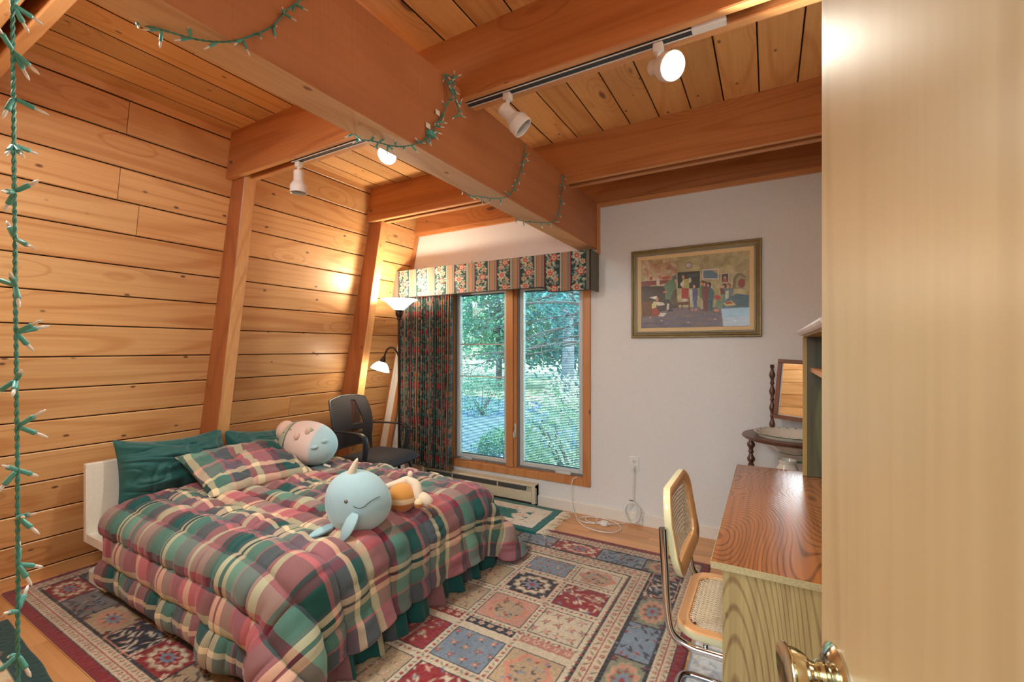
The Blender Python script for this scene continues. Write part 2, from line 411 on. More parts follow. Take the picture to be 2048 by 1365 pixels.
# rear wall: planked like the left one, with the doorway the camera stands in
wn_ = struct('wall_near'); bm = NB()
for a in ((-3.9, -.62, -.02, 2.9), (.30, XR+.1, -.02, 2.9), (-.62, .30, 2.06, 2.9)): box(bm, a[0], a[1], YN-.14, YN-.001, a[2], a[3])
obj('backing', bm, M_dark, wn_)
z = -.02
while z < 2.74:
    z1 = min(z+.176, 2.80)
    segs = [(-3.72, -.62), (.30, XR)] if z1 < 2.08 else [(-3.72, XR)]
    for x0, x1 in segs:
        o = link('plank', plank_mesh(ln=x1-x0, h=z1-z-.003, th=.015, axis='NX'), M_near_plank, wn_); o.location = ((x0+x1)/2, YN, (z+z1)/2)
    z = z1
# hall behind the doorway
wh = struct('wall_hall'); bm = NB()
box(bm, -1.6, -1.5, -1.9, YN-.14, -.02, 2.5); box(bm, 1.2, 1.3, -1.9, YN-.14, -.02, 2.5); box(bm, -1.6, 1.3, -2.0, -1.9, -.02, 2.5); box(bm, -1.6, 1.3, -2.0, YN-.14, 2.4, 2.5)
box(bm, -1.6, 1.3, -2.0, YN-.1, -.1, -.019); obj('plaster', bm, M_white_wall, wh)

# ---- ceiling structure
def bolt(parent, x, y, z):
    b = NB(); lathe(b, [(.012, 0), (.012, .004), (.006, .006), (.006, .012), (.0, .012)], 10, Matrix.Translation((x, y, z)) @ Matrix.Rotation(PI/2, 4, 'X'))
    return obj('bolt', b, M_zinc, parent, world=True)
M_zinc = plain('dull_zinc', L(140, 132, 120), .4, metal=.8)
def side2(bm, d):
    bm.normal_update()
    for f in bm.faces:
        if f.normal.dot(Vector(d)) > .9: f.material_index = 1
def cross_beam(y0, label, front=True):
    t = thing('ceiling_beam', label, 'beam', (-1.3, y0, 2.465), 0, 'paired cross beams under the ceiling')
    x0 = -3.10
    for a, b in ((y0, y0+.04), (y0+.082, y0+.125)):
        bm = NB(); prism(bm, [(wallx(2.465), 2.465), (XR, 2.465), (XR, ZC), (wallx(ZC), ZC)], a, b, 'Y')
        bmesh.ops.bevel(bm, geom=[e for e in bm.edges if abs(e.verts[0].co.z-2.465) < 1e-4 and abs(e.verts[1].co.z-2.465) < 1e-4 and abs(e.verts[0].co.x-e.verts[1].co.x) > 1], offset=.004, segments=1, affect='EDGES')
        side2(bm, (0, 0, -1)); obj('board', bm, [M_beam_x, M_edge_x], t, world=True)
    bolt(t, -3.035, y0, 2.56)
    return t
cross_beam(.43, 'reddish paired cross beam nearest the camera, cut by the top left corner')
cross_beam(1.62, 'middle reddish paired cross beam carrying the track lights')
cross_beam(2.80, 'far reddish paired cross beam closest to the window wall')
t = thing('girder', 'large rough-sawn girder running from above the camera to the window wall', 'beam', (-1.28, 1.7, 2.144))
bm = NB(); box(bm, -1.343, -1.195, YN, YF-.002, 2.144, 2.515, .005, 1); side2(bm, (0, 0, -1)); obj('timber', bm, [M_beam_y, M_edge_y], t, world=True)
def rafter(y0, label):
    t = thing('rafter', label, 'rafter', (-3.55, y0, 0), 0, 'leaning rafters on the wood wall')
    bm = NB(); prism(bm, [(wallx(0)-.005, 0), (-3.445, 0), (-2.925, 2.62), (wallx(2.62)-.005, 2.62)], y0, y0+.084, 'Y')
    bmesh.ops.bevel(bm, geom=[e for e in bm.edges if abs(e.verts[0].co.y-e.verts[1].co.y) < 1e-4 and abs(e.verts[0].co.z-e.verts[1].co.z) > 1], offset=.004, segments=1, affect='EDGES')
    side2(bm, (.98, 0, -.19)); o = obj('timber', bm, [M_rafter, M_edge_z], t, world=True)
    return t
rafter(1.662, 'leaning rafter behind the bed, with a light inner face, left one of two')
rafter(2.845, 'leaning rafter behind the black office chair, nearest the floor lamp')
# header above the far wall and its thin strips
tr = struct('trim_1'); bm = NB(); prism(bm, [(wallx(2.507), 2.507), (XR, 2.507), (XR, ZC), (wallx(ZC), ZC)], 3.415, YF-.001, 'Y'); obj('header_board', bm, M_beam_x, tr); bolt(tr, -2.93, 3.415, 2.60)
tr = struct('trim_2'); bm = NB(); box(bm, wallx(2.48), XR, 3.445, YF-.001, 2.476, 2.507); obj('strip', bm, M_trim_x, tr)
tr = struct('trim_3'); bm = NB(); box(bm, -1.194, -1.172, 3.445, YF-.001, 2.10, 2.476); obj('strip', bm, M_trim, tr)
tr = struct('trim_4'); bm = NB(); prism(bm, [(wallx(.0)+.002, 0), (wallx(0)+.03, 0), (wallx(2.476)+.03, 2.476), (wallx(2.476)+.002, 2.476)], 3.44, YF-.001, 'Y'); obj('strip', bm, M_trim, tr)
tr = struct('baseboard_far'); bm = NB(); prism(bm, [(3.448, 0), (YF-.001, 0), (YF-.001, .088), (3.458, .088), (3.448, .08)], -1.722, XR, 'X'); prism(bm, [(3.448, 0), (YF-.001, 0), (YF-.001, .088), (3.458, .088), (3.448, .08)], -3.67, -2.976, 'X'); obj('board', bm, M_white, tr)
tr = struct('baseboard_right'); bm = NB(); box(bm, XR-.016, XR-.001, YN, 3.447, 0, .085); obj('board', bm, M_white, tr)

# ---- window
M_alu = plain('pale_sash', L(206, 210, 210), .4)
M_alu_d = plain('grey_sash_channel', L(120, 128, 130), .5)
M_glass = glassy('window_glass', (.87, .96, .98))
win = struct('window_1'); win.location = (-1.97, YF, 0)
bm = NB()
def frame_box(bm, x0, x1, z0, z1, w, y0, y1, bev=.002):
    box(bm, x0, x0+w, y0, y1, z0, z1, bev); box(bm, x1-w, x1, y0, y1, z0, z1, bev)
    box(bm, x0+w, x1-w, y0, y1, z0, z0+w, bev); box(bm, x0+w, x1-w, y0, y1, z1-w, z1, bev)
frame_box(bm, -2.71, -1.252, .222, 1.985, .062, YF-.018, YF, .003); obj('casing', bm, M_trim, win, world=True)
bm = NB()   # jamb lining
box(bm, WXL+.0, WXL+.02, YF, YF+.12, WZB, WZT); box(bm, WXR-.02, WXR, YF, YF+.12, WZB, WZT); box(bm, WXL+.02, WXR-.02, YF, YF+.12, WZB, WZB+.02); box(bm, WXL+.02, WXR-.02, YF, YF+.12, WZT-.02, WZT)
obj('jamb', bm, M_trim, win, world=True)
bm = NB(); box(bm, -2.045, -1.975, YF-.012, YF+.11, WZB+.02, WZT-.02, .003); box(bm, -1.975, -1.945, YF+.005, YF+.11, WZB+.02, WZT-.02, .002); obj('mullion', bm, M_trim, win, world=True)
units = [(-2.64, -2.045), (-1.945, -1.32)]
for i, (a, b) in enumerate(units):
    bm = NB(); frame_box(bm, a, b, WZB+.02, WZT-.02, .014, YF+.03, YF+.07); st_ = obj('sash_channel', bm, M_alu_d, win, world=True)
    bm = NB(); frame_box(bm, a+.014, b-.014, WZB+.034, WZT-.034, .034, YF+.035, YF+.085, .004); fr = obj('sash', bm, M_alu, win, world=True)
    for yy in (YF+.052, YF+.078):
        bm = NB(); box(bm, a+.044, b-.044, yy, yy+.003, WZB+.064, WZT-.064); obj('pane', bm, M_glass, fr, world=True)
    if i == 0:
        for zz in (1.386, 1.082):
            bm = NB(); box(bm, a+.044, b-.044, YF+.045, YF+.051, zz-.006, zz+.006); obj('muntin', bm, M_alu, fr, world=True)
    # crank: folding handle on the sill
    cx = -2.50 if i == 0 else -1.50
    bm = NB(); box(bm, cx-.07, cx+.07, YF+.004, YF+.03, WZB+.021, WZB+.034+(.012 if i else 0), .004, 2)
    if i == 0:
        tube(bm, smooth_path([(cx-.03, YF+.01, WZB+.036), (cx-.01, YF-.012, WZB+.05), (cx+.045, YF-.014, WZB+.046), (cx+.06, YF-.012, WZB+.04)], 5), .005, 8)
        ellipsoid(bm, (cx+.066, YF-.012, WZB+.043), (.013, .01, .012), 10, 8); ellipsoid(bm, (cx-.03, YF+.008, WZB+.038), (.018, .014, .012), 10, 8)
    obj('crank', bm, M_alu, win, smooth=True, world=True)
bm = NB(); box(bm, -1.962, -1.948, YF-.006, YF+.006, .56, .68, .003); tube(bm, [(-1.955, YF-.008, .62), (-1.955, YF-.03, .60), (-1.953, YF-.032, .56)], .005, 8); obj('latch', bm, M_alu, win, smooth=True, world=True)
# blinds between the glass: every slat an object
M_slat = plain('blind_slat', L(128, 138, 140), .5)
sl_cache = {}
for i, (a, b) in enumerate(units):
    x0, x1 = a+.052, b-.052
    lab = ['fine pale venetian blind behind the muntined left sash', 'fine pale venetian blind in the right sash above the power cord'][i]
    bt = thing('venetian_blind', lab, 'blind', ((x0+x1)/2, YF+.0655, WZB+.07))
    w = x1-x0; bm = NB()
    M_ = Matrix.Rotation(math.radians(15), 4, 'X')
    pr = [(-.0072, -.0007), (0, .0006), (.0072, -.0007), (.0072, -.0002), (0, .0011), (-.0072, -.0002)]
    prism(bm, pr, -w/2, w/2, 'X'); bmesh.ops.transform(bm, matrix=M_, verts=bm.verts)
    me = bpy.data.meshes.new('slat'); bm.normal_update(); bm.to_mesh(me); bm.free()
    n = 104; z0, z1 = .02, WZT-WZB-.16
    for k in range(n):
        s = link('slat', me, M_slat, bt); s.location = (0, 0, z0+(z1-z0)*k/(n-1))
    for q in (-w/2+.07, w/2-.07):
        bm = NB(); tube(bm, [(q, 0, .0), (q, 0, z1+.02)], .0009, 6); obj('ladder_cord', bm, M_slat, bt)
    bm = NB(); box(bm, -w/2, w/2, -.007, .007, z1+.008, z1+.03, .002); obj('head_rail', bm, M_slat, bt)
    bm = NB(); box(bm, -w/2, w/2, -.006, .006, -.002, .008, .002); obj('bottom_rail', bm, M_slat, bt)
# ================================================================== BED
M_bedwhite = plain('white_laminate', L(232, 226, 212), .45)
bed = thing('platform_bed', 'white low platform bed with an upright headboard panel against the wood wall', 'bed', (-2.45, 1.72, 0))
bm = NB(); box(bm, -3.425, -3.385, 1.01, 2.58, .235, .685, .004); obj('headboard', bm, M_bedwhite, bed, world=True)
bm = NB(); box(bm, -3.16, -1.58, 1.05, 2.38, .235, .29, .004); box(bm, -3.384, -3.16, 1.01, 2.43, .235, .29, .004); obj('platform', bm, M_bedwhite, bed, world=True)
bm = NB(); prism(bm, [(-3.40, 1.03), (-3.41, 1.045), (-3.41, 2.42), (-3.15, 2.42), (-3.15, 1.02), (-3.38, 1.02)], 0, .075, 'Z'); obj('plinth', bm, M_bedwhite, bed, world=True)
bm = NB(); box(bm, -3.3, -1.85, 1.35, 2.1, .075, .234); obj('support_frame', bm, M_bedwhite, bed, world=True)
bm = NB(); box(bm, -3.3, -1.85, 1.35, 2.1, 0, .0745); obj('support_base', bm, M_bedwhite, bed, world=True)
M_ticking = plain('mattress_cloth', L(220, 214, 206), .9)
t = thing('mattress', 'pale mattress mostly hidden under the plaid comforter', 'mattress', (-2.45, 1.72, .29))
bm = NB(); box(bm, -3.30, -1.56, 1.07, 2.37, .291, .435, .05, 3); obj('core', bm, M_ticking, t, smooth=True, world=True)

def plaid(name, seq_u, seq_v, pu, pv, rough=.85):
    m, tr_, b = nmat(name); lk = tr_.links.new
    uv = N(tr_, 'UVMap', uv_map='uv'); sp = N(tr_, 'SeparateXYZ'); lk(uv.outputs[0], sp.inputs[0])
    outs = []
    for k, (seq, per) in enumerate(((seq_u, pu), (seq_v, pv))):
        dv = N(tr_, 'Math', operation='DIVIDE'); lk(sp.outputs[k], dv.inputs[0]); dv.inputs[1].default_value = per
        fr = N(tr_, 'Math', operation='FRACT'); lk(dv.outputs[0], fr.inputs[0])
        tot = sum(w for w, c in seq); st = []; a = 0
        for w, c in seq: st.append((a/tot, c)); a += w
        r = ramp(tr_, st, 'CONSTANT'); lk(fr.outputs[0], r.inputs[0]); outs.append(r)
    # twill: fine diagonal alternation between warp and weft
    mx = N(tr_, 'Mix', data_type='RGBA'); mx.inputs[0].default_value = .5; lk(outs[0].outputs[0], mx.inputs[6]); lk(outs[1].outputs[0], mx.inputs[7])
    no = N(tr_, 'TexNoise', i_Scale=420.0, i_Detail=1.0); lk(uv.outputs[0], no.inputs['Vector'])
    mr = N(tr_, 'MapRange', i_1=.3, i_2=.7, i_3=.42, i_4=.58); lk(no.outputs[0], mr.inputs[0]); lk(mr.outputs[0], mx.inputs[0])
    lk(mx.outputs[2], b.inputs['Base Color']); b.inputs['Roughness'].default_value = rough; b.inputs['Sheen Weight'].default_value = .15
    b.inputs['Specular IOR Level'].default_value = .3
    bp = N(tr_, 'Bump', i_Strength=.15, i_Distance=.001); lk(no.outputs[0], bp.inputs['Height']); lk(bp.outputs[0], b.inputs['Normal'])
    return m
GR, DG, PK, BU, CR, MV, GY, SG = L(26, 82, 80), L(30, 54, 54), L(188, 106, 112), L(118, 34, 52), L(226, 208, 170), L(104, 90, 102), L(80, 80, 84), L(104, 144, 128)
seqU = [(.11, PK), (.012, GY), (.035, BU), (.10, GR), (.02, GY), (.03, CR), (.018, DG), (.035, CR), (.09, SG), (.012, PK), (.11, MV), (.035, PK), (.05, CR)]
seqV = [(.12, MV), (.025, CR), (.06, GR), (.012, DG), (.055, CR), (.11, PK), (.018, GY), (.05, BU), (.10, SG), (.02, GY), (.10, GR), (.03, PK)]
M_plaid = plaid('plaid_cotton', seqU, seqV, sum(w for w, _ in seqU)*.74, sum(w for w, _ in seqV)*.74)

def drape():
    dx = .029; x0 = -3.14; nU = int(1.94/dx); yb = .70; nV = int(2.04/dx)
    X = x0+np.arange(nU)*dx; Y = yb+np.arange(nV)*dx
    P = np.zeros((nU, nV, 3)); P[..., 0] = X[:, None]; P[..., 1] = Y[None, :]; P[..., 2] = .56
    rs = np.random.RandomState(4); P[..., 2] += vnoise(nU, nV, 9, 9, 5)*.02
    V = np.zeros_like(P); XY0 = P[..., :2].copy(); pin = (P[..., 0] < -1.85) & (P[..., 1] > 1.22) & (P[..., 1] < 2.2)
    c = np.array([-2.43, 1.715, .22]); half = np.array([.90, .675, .235]); rad = .10
    fam = [(1, 0, 1.0), (0, 1, 1.0), (1, 1, .6), (1, -1, .6), (3, 0, .35), (0, 3, .35), (6, 0, .18), (0, 6, .18)]
    def collide(P):
        q = P-c; a = np.abs(q)-(half-rad); m = np.maximum(a, 0); d = np.linalg.norm(m, axis=2)
        inside = (a.max(axis=2) <= 0)
        nrm = np.where(d[..., None] > 1e-6, m/np.maximum(d, 1e-6)[..., None], 0)*np.sign(q)
        pen = (rad+.018)-d; hit = (pen > 0) & (~inside)
        P += nrm*np.where(hit, pen, 0)[..., None]
        if inside.any(): P[..., 2] = np.where(inside, c[2]+half[2]+.018, P[..., 2])
        low = P[..., 2] < .02; P[..., 2] = np.where(low, .02, P[..., 2])
        return hit | inside | low
    dt = 1/50.0
    for step in range(105):
        V[..., 2] -= 9.8*dt; V *= .965
        Q = P+V*dt
        for it in range(22):
            for a, b, k in fam:
                if b >= 0: A = Q[:nU-a, :nV-b]; B = Q[a:, b:]
                else: A = Q[:nU-a, -b:]; B = Q[a:, :nV+b]
                d = B-A; ln = np.linalg.norm(d, axis=2, keepdims=True); rest = dx*math.hypot(a, b)
                s = (ln-rest)/np.maximum(ln, 1e-6)
                if max(abs(a), abs(b)) > 1: s = np.minimum(s, 0)   # only resists folding
                cor = d*s*.5*k*(.55 if max(abs(a), abs(b)) > 1 else .92)
                A += cor; B -= cor
            h = collide(Q)
            Q[pin, :2] = XY0[pin]; Q[0, :, 0] = x0; Q[:8, 18:60, 2] = np.maximum(Q[:8, 18:60, 2], .45)
        V = (Q-P)/dt; V[h] *= .55; P = Q
    return P, X, Y
dP, dX, dY = drape()
def upsample(P, k):
    H, W = P.shape[:2]
    def one(A, n, axis):
        t = np.linspace(0, n-1, (n-1)*k+1); i = np.clip(np.floor(t).astype(int), 0, n-2); f = t-i
        g = lambda j: np.take(A, np.clip(j, 0, n-1), axis=axis)
        sh = [1]*A.ndim; sh[axis] = len(t); f = f.reshape(sh)
        p0, p1, p2, p3 = g(i-1), g(i), g(i+1), g(i+2)
        return .5*((2*p1)+(p2-p0)*f+(2*p0-5*p1+4*p2-p3)*f*f+(3*p1-p0-3*p2+p3)*f**3)
    return one(one(P, H, 0), W, 1)
def normals(P):
    n = np.cross(np.gradient(P, axis=0), np.gradient(P, axis=1)); return n/(np.linalg.norm(n, axis=2, keepdims=True)+1e-12)
D = upsample(dP, 4); H_, W_ = D.shape[:2]
S, T = np.meshgrid(np.linspace(0, dX[-1]-dX[0], H_), np.linspace(0, dY[-1]-dY[0], W_), indexing='ij')
ch = .132; ph = (T/ch) % 1.0; row = np.floor(T/ch).astype(int)
puff = np.power(np.clip(np.abs(np.sin(PI*ph)), 0, 1), .45)
wr_ = np.zeros_like(S)
rs = np.random.RandomState(8)
for r in range(row.max()+1):      # wrinkles run across each channel, different in every channel
    n1 = np.interp(S[:, 0], np.linspace(0, 2.4, 70), rs.rand(70)-.5); n2 = np.interp(S[:, 0], np.linspace(0, 2.4, 26), rs.rand(26)-.5)
    n3 = np.interp(S[:, 0], np.linspace(0, 2.4, 40), rs.rand(40)-.5); wr_ += np.where(row == r, (-.014*np.clip(1-np.abs(n3)*7, 0, 1))[:, None], 0)
    wr_ += np.where(row == r, (n1*.022+n2*.026)[:, None], 0)
wr_ = wr_*np.sin(PI*ph)**.6
dN = normals(D); sgn = 1 if dN[H_//2, W_//2, 2] > 0 else -1
D = D+sgn*dN*(.002+.030*puff+wr_+vnoise(H_, W_, 30, 30, 3)*.004)[..., None]
D[..., 2] = np.maximum(D[..., 2], .014)
UVd = np.stack([S, T+.03], -1)
duv = thing('comforter', 'quilted plaid comforter in pink, green, cream and mauve spread over the bed', 'comforter', (-2.43, 1.72, 0))
me = grid_mesh('cover', D-np.array(duv.location), UV=UVd); me.shade_smooth()
o = link('cover', me, M_plaid, duv)
so = o.modifiers.new('thickness', 'SOLIDIFY'); so.thickness = .012; so.offset = -1 if sgn > 0 else 1

# bed skirt under the comforter: gathered plaid and green layer down to the rug
def skirt():
    pts = [(-1.75, 1.06), (-1.62, 1.06), (-1.56, 1.12), (-1.56, 2.34), (-1.62, 2.40), (-2.9, 2.40)]
    sp = []; n = 60
    for a, b in zip(pts, pts[1:]):
        ln = math.hypot(b[0]-a[0], b[1]-a[1]); k = max(2, int(ln/.012))
        for i in range(k): sp.append((a[0]+(b[0]-a[0])*i/k, a[1]+(b[1]-a[1])*i/k))
    sp.append(pts[-1]); sp = np.array(sp); tan = np.gradient(sp, axis=0); tan /= np.linalg.norm(tan, axis=1, keepdims=True)
    nr = np.stack([tan[:, 1], -tan[:, 0]], 1); s = np.arange(len(sp))*.012
    w = np.sin(s*2*PI/.15)+.5*np.sin(s*2*PI/.083+1)
    zz = np.linspace(.34, .008, 24); P = np.zeros((24, len(sp), 3))
    for i, z in enumerate(zz):
        f = (.34-z)/.34
        P[i, :, :2] = sp+nr*(f*(.07+.028*w))[:, None]; P[i, :, 2] = z
    UV = np.zeros((24, len(sp), 2)); UV[..., 0] = s[None]*1.3; UV[..., 1] = zz[:, None]
    return P, UV
P_, UV_ = skirt()
M_plaid_d = plaid('plaid_skirt_cotton', [(.3, GR), (.03, GY), (.1, PK), (.2, GR), (.04, CR), (.12, MV)], [(.2, GR), (.02, DG), (.1, MV), (.02, CR), (.14, GR)], .79, .48)
sk = thing('bed_skirt', 'dark green and plaid bed skirt under the comforter hem, touching the rug', 'bed skirt', (-1.56, 1.72, 0))
me = shell_mesh('ruffle', P_-np.array(sk.location), .004, UV=UV_); me.shade_smooth(); link('ruffle', me, M_plaid_d, sk)

# pillows
def pillow(name, label, mat, c, ax, ay, w, h, th, seed, flange=0.0, uvs=1.0, cat='pillow', group=None, sag=0):
    """c centre, ax width direction, ay height direction (unit), cushion shape with creases"""
    n = 64; u = np.linspace(-1, 1, n); U, V_ = np.meshgrid(u, u)
    ax, ay = Vector(ax).normalized(), Vector(ay).normalized(); az = ay.cross(ax).normalized()
    t = thing(name, label, cat, c, 0, group)
    e = 2.6; fold = -.018*(1-np.abs(vnoise(n, n, 4, 6, seed+5))*11).clip(0)-.014*(1-np.abs(vnoise(n, n, 7, 4, seed+6))*12).clip(0)
    prof = np.power(np.clip(1-np.abs(U)**e, 0, 1), .55)*np.power(np.clip(1-np.abs(V_)**e, 0, 1), .55)
    pin = 1-.07*np.abs(V_)**2*(1-0)   # corners stay out, sides draw in a little
    X_ = U*w/2*(1-.05*(1-V_**2)**1*np.abs(U)); Y_ = V_*h/2*(1-.06*(1-U**2)*np.abs(V_))
    cr = vnoise(n, n, 9, 5, seed)*.034+vnoise(n, n, 4, 14, seed+1)*.020+vnoise(n, n, 16, 12, seed+2)*.008+fold
    for side in (1,):
        Z = th/2*prof+cr*prof**.5
        Zb = -th/2*prof*.8
    Z2 = np.zeros_like(Z)
    P = np.zeros((2*n, n, 3)); 
    def W3(X, Y, Z): return X[..., None]*np.array(ax)+Y[..., None]*np.array(ay)+Z[..., None]*np.array(az)
    F = W3(X_, Y_-sag*(1-U**2)*(V_ > 0)*V_, Z+.002); B = W3(X_, Y_-sag*(1-U**2)*(V_ > 0)*V_, Zb-.002)
    full = np.concatenate([F, B[::-1], F[:1]], 0)
    uvF = np.stack([X_*uvs, Y_*uvs], -1); uv = np.concatenate([uvF, uvF[::-1], uvF[:1]], 0)
    me = grid_mesh('case', full, UV=uv); me.shade_smooth(); o = link('case', me, mat, t)
    return t
M_teal = plain('teal_cotton', L(10, 84, 80), .6, bump=.1, bscale=200, sheen=.3)
pillow('pillow', 'teal pillow standing against the white headboard, nearest the camera', M_teal, (-3.275, 1.405, .625), (0, -1, .03), (-.22, 0, 1),   .60, .37, .22, 11, sag=.03, group=None)
pillow('pillow', 'second teal pillow, farther along the headboard behind the pale plush', M_teal, (-3.265, 2.02, .60), (0, -1, .05), (-.25, 0, 1), .62, .34, .2, 21, sag=.03)
M_plaid_p = plaid('plaid_pillow_cotton', seqU, seqV, sum(w for w, _ in seqU)*.9, sum(w for w, _ in seqV)*.9)
pillow('pillow', 'plaid pillow lying in front of the teal pillow', M_plaid_p, (-2.91, 1.655, .60), (0.03, 1, .0), (.93, -.04, -.36), .64, .47, .17, 31)

# ---------------- plush toys
def plush_mat(name, fn_stops, axis='Z', lo=-1, hi=1):
    m, t, b = nmat(name); lk = t.links.new
    tc = N(t, 'TexCoord'); sp = N(t, 'SeparateXYZ'); lk(tc.outputs['Object'], sp.inputs[0])
    no = N(t, 'TexNoise', i_Scale=9.0, i_Detail=3.0); lk(tc.outputs['Object'], no.inputs['Vector'])
    ad = N(t, 'Math', operation='MULTIPLY_ADD'); lk(no.outputs[0], ad.inputs[0]); ad.inputs[1].default_value = .05*(hi-lo); lk(sp.outputs['XYZ'.index(axis)], ad.inputs[2])
    mr = N(t, 'MapRange', i_1=lo, i_2=hi, i_3=0.0, i_4=1.0); lk(ad.outputs[0], mr.inputs[0])
    r = ramp(t, fn_stops); lk(mr.outputs[0], r.inputs[0]); lk(r.outputs[0], b.inputs['Base Color'])
    n2 = N(t, 'TexNoise', i_Scale=500.0, i_Detail=2.0); lk(tc.outputs['Object'], n2.inputs['Vector'])
    bp = N(t, 'Bump', i_Strength=.35, i_Distance=.003); lk(n2.outputs[0], bp.inputs['Height']); lk(bp.outputs[0], b.inputs['Normal'])
    b.inputs['Roughness'].default_value = .95; b.inputs['Sheen Weight'].default_value = .4; b.inputs['Specular IOR Level'].default_value = .2
    return m
C_blue = L(160, 200, 214)
M_whale = plush_mat('pale_blue_plush', [(0, L(196, 216, 216)), (.5, L(166, 202, 212)), (1, L(168, 200, 210))], 'Z', -.15, .15)
M_fin = plain('blue_plush_fin', L(164, 202, 212), .95, bump=.3, bscale=400, sheen=.4)
M_bfin = plain('bright_blue_fin', L(72, 158, 200), .95, sheen=.4)
M_tusk = plain('cream_tusk', L(226, 214, 190), .9, sheen=.3)
M_black = plain('black_thread', L(30, 30, 36), .6)
M_eye = plain('brown_eye', L(96, 66, 60), .1, coat=1)
w = thing('plush_narwhal', 'round pale blue narwhal plush with a cream tusk in the middle of the bed', 'plush toy', (-1.687, 1.476, .625), YAW)
bm = NB(); ellipsoid(bm, (0, 0, 0), (.152, .125, .148), 48, 32, fn=lambda p: Vector((p.x*(1+.10*p.x*(0.3-p.z)), p.y, p.z*(1-.08*p.x))))
obj('body', bm, M_whale, w, smooth=True)
def onell(x, z, r=(.152, .125, .148), k=1.0):
    """front surface point of the body at local (x,z)"""
    q = max(0.0, 1-(x/r[0])**2-(z/r[2])**2); return (x, -r[1]*math.sqrt(q)*k, z)
bm = NB(); lathe(bm, [(.022, 0), (.019, .02), (.014, .045), (.007, .07), (0, .082)], 14, Matrix.Translation((-.022, -.02, .138)) @ Matrix.Rotation(math.radians(22), 4, 'Y') @ Matrix.Rotation(math.radians(6), 4, 'X')); obj('tusk', bm, M_tusk, w, smooth=True)
ex = onell(-.012, .040); bm = NB(); ellipsoid(bm, ex, (.0085, .006, .0085), 14, 10); ey = obj('eye', bm, M_eye, w, smooth=True)
bm = NB(); ellipsoid(bm, (ex[0]+.002, ex[1]-.006, ex[2]+.003), (.002, .002, .002), 8, 6); obj('eye_glint', bm, M_white, ey)
mp = [(.022, .020), (.045, .010), (.065, .014), (.085, .030), (.105, .040), (.122, .045)]
bm = NB(); tube(bm, smooth_path([Vector(onell(x, z))*1.01 for x, z in mp], 5), .0013, 6); obj('mouth', bm, M_black, w)
mp = [(-.118, .055), (-.098, .02), (-.07, -.035), (-.04, -.06), (.0, -.035), (.045, .010)]
bm = NB(); tube(bm, smooth_path([Vector(onell(x, z))*1.002 for x, z in mp], 5), .0008, 5); obj('belly_seam', bm, M_fin, w)
def fin(pts, wd, th, M, name, mat, parent):
    bm = NB(); P = smooth_path(pts, 5); n = len(P)
    vs = tube(bm, P, [wd*max(.08, math.sin(PI*min(1, (.16+.84*i/(n-1)))**.8)) for i in range(n)], 14, flat=th/wd)
    return obj(name, bm, mat, parent, smooth=True)
fin([(.03, -.125, -.010), (.012, -.142, -.055), (-.02, -.135, -.105), (-.038, -.112, -.128)], .042, .012, None, 'flipper', M_fin, w)
fin([(-.10, -.05, -.095), (-.135, -.085, -.105), (-.165, -.11, -.115), (-.185, -.125, -.122)], .03, .016, None, 'tail_fluke', M_fin, w)
fin([(-.13, .02, -.03), (-.15, .04, -.045), (-.158, .05, -.085)], .024, .012, None, 'side_fin', M_bfin, w)

M_hip = plush_mat('pink_and_aqua_plush', [(0, L(226, 198, 184)), (.55, L(232, 208, 198)), (.67, L(234, 214, 208)), (.72, L(184, 216, 224)), (1, L(180, 218, 226))], 'X', -.2, .2)
M_band = plain('sage_band', L(168, 172, 150), .95, sheen=.3)
M_peach = plain('peach_plush', L(224, 190, 172), .95, sheen=.4)
h = thing('plush_hippo', 'large pale pink and aqua plush with a sage headband, leaning by the pillows', 'plush toy', (-2.875, 2.07, .672), YAW)
h.rotation_euler = (0, math.radians(14), YAW)
R_ = (.205, .15, .152)
bm = NB(); ellipsoid(bm, (0, 0, 0), R_, 48, 32, fn=lambda p: Vector((p.x, p.y*(1+.08*p.x), p.z*(1+.10*p.x*(1 if p.z < 0 else .2)))) if True else p)
obj('body', bm, M_hip, h, smooth=True)
def hell(x, z, k=1.0): q = max(0.0, 1-(x/R_[0])**2-(z/R_[2])**2); return Vector((x, -R_[1]*math.sqrt(q), z))*k
bm = NB()   # headband around the left part
vs = []
for xx, k in ((-.155, 1.03), (-.15, 1.05), (-.118, 1.04), (-.113, 1.02)):
    rr = math.sqrt(max(0, 1-(xx/R_[0])**2)); vs.append([bm.verts.new((xx+.012*math.cos(2*PI*i/40), R_[1]*rr*k*math.cos(2*PI*i/40), R_[2]*rr*k*math.sin(2*PI*i/40))) for i in range(40)])
for a, b in zip(vs, vs[1:]):
    for i in range(40): bm.faces.new((a[i], a[(i+1) % 40], b[(i+1) % 40], b[i]))
obj('headband', bm, M_band, h, smooth=True)
bm = NB(); ellipsoid(bm, (-.175, -.02, .05), (.055, .075, .07), 24, 16); obj('head_tuft', bm, M_peach, h, smooth=True)
for dx_, dz_ in ((-.135, .055), (-.098, .085)):
    p = hell(dx_, dz_, 1.05); bm = NB(); ellipsoid(bm, p, (.006, .003, .003), 10, 6); obj('mask_eye', bm, M_black, h)
for (x, z) in ((-.035, .062), (.018, .105)):
    bm = NB(); p = hell(x, z, 1.02); ellipsoid(bm, p, (.018, .02, .028), 16, 12); er = obj('ear', bm, M_peach, h, smooth=True)
bm = NB(); p = hell(.01, .10, 1.02)
for (x, z) in ((.028, .118),):
    p = hell(x, z, 1.01); bm.free(); bm = NB(); ellipsoid(bm, p, (.02, .016, .014), 14, 10); obj('nose', bm, M_band, h, smooth=True)
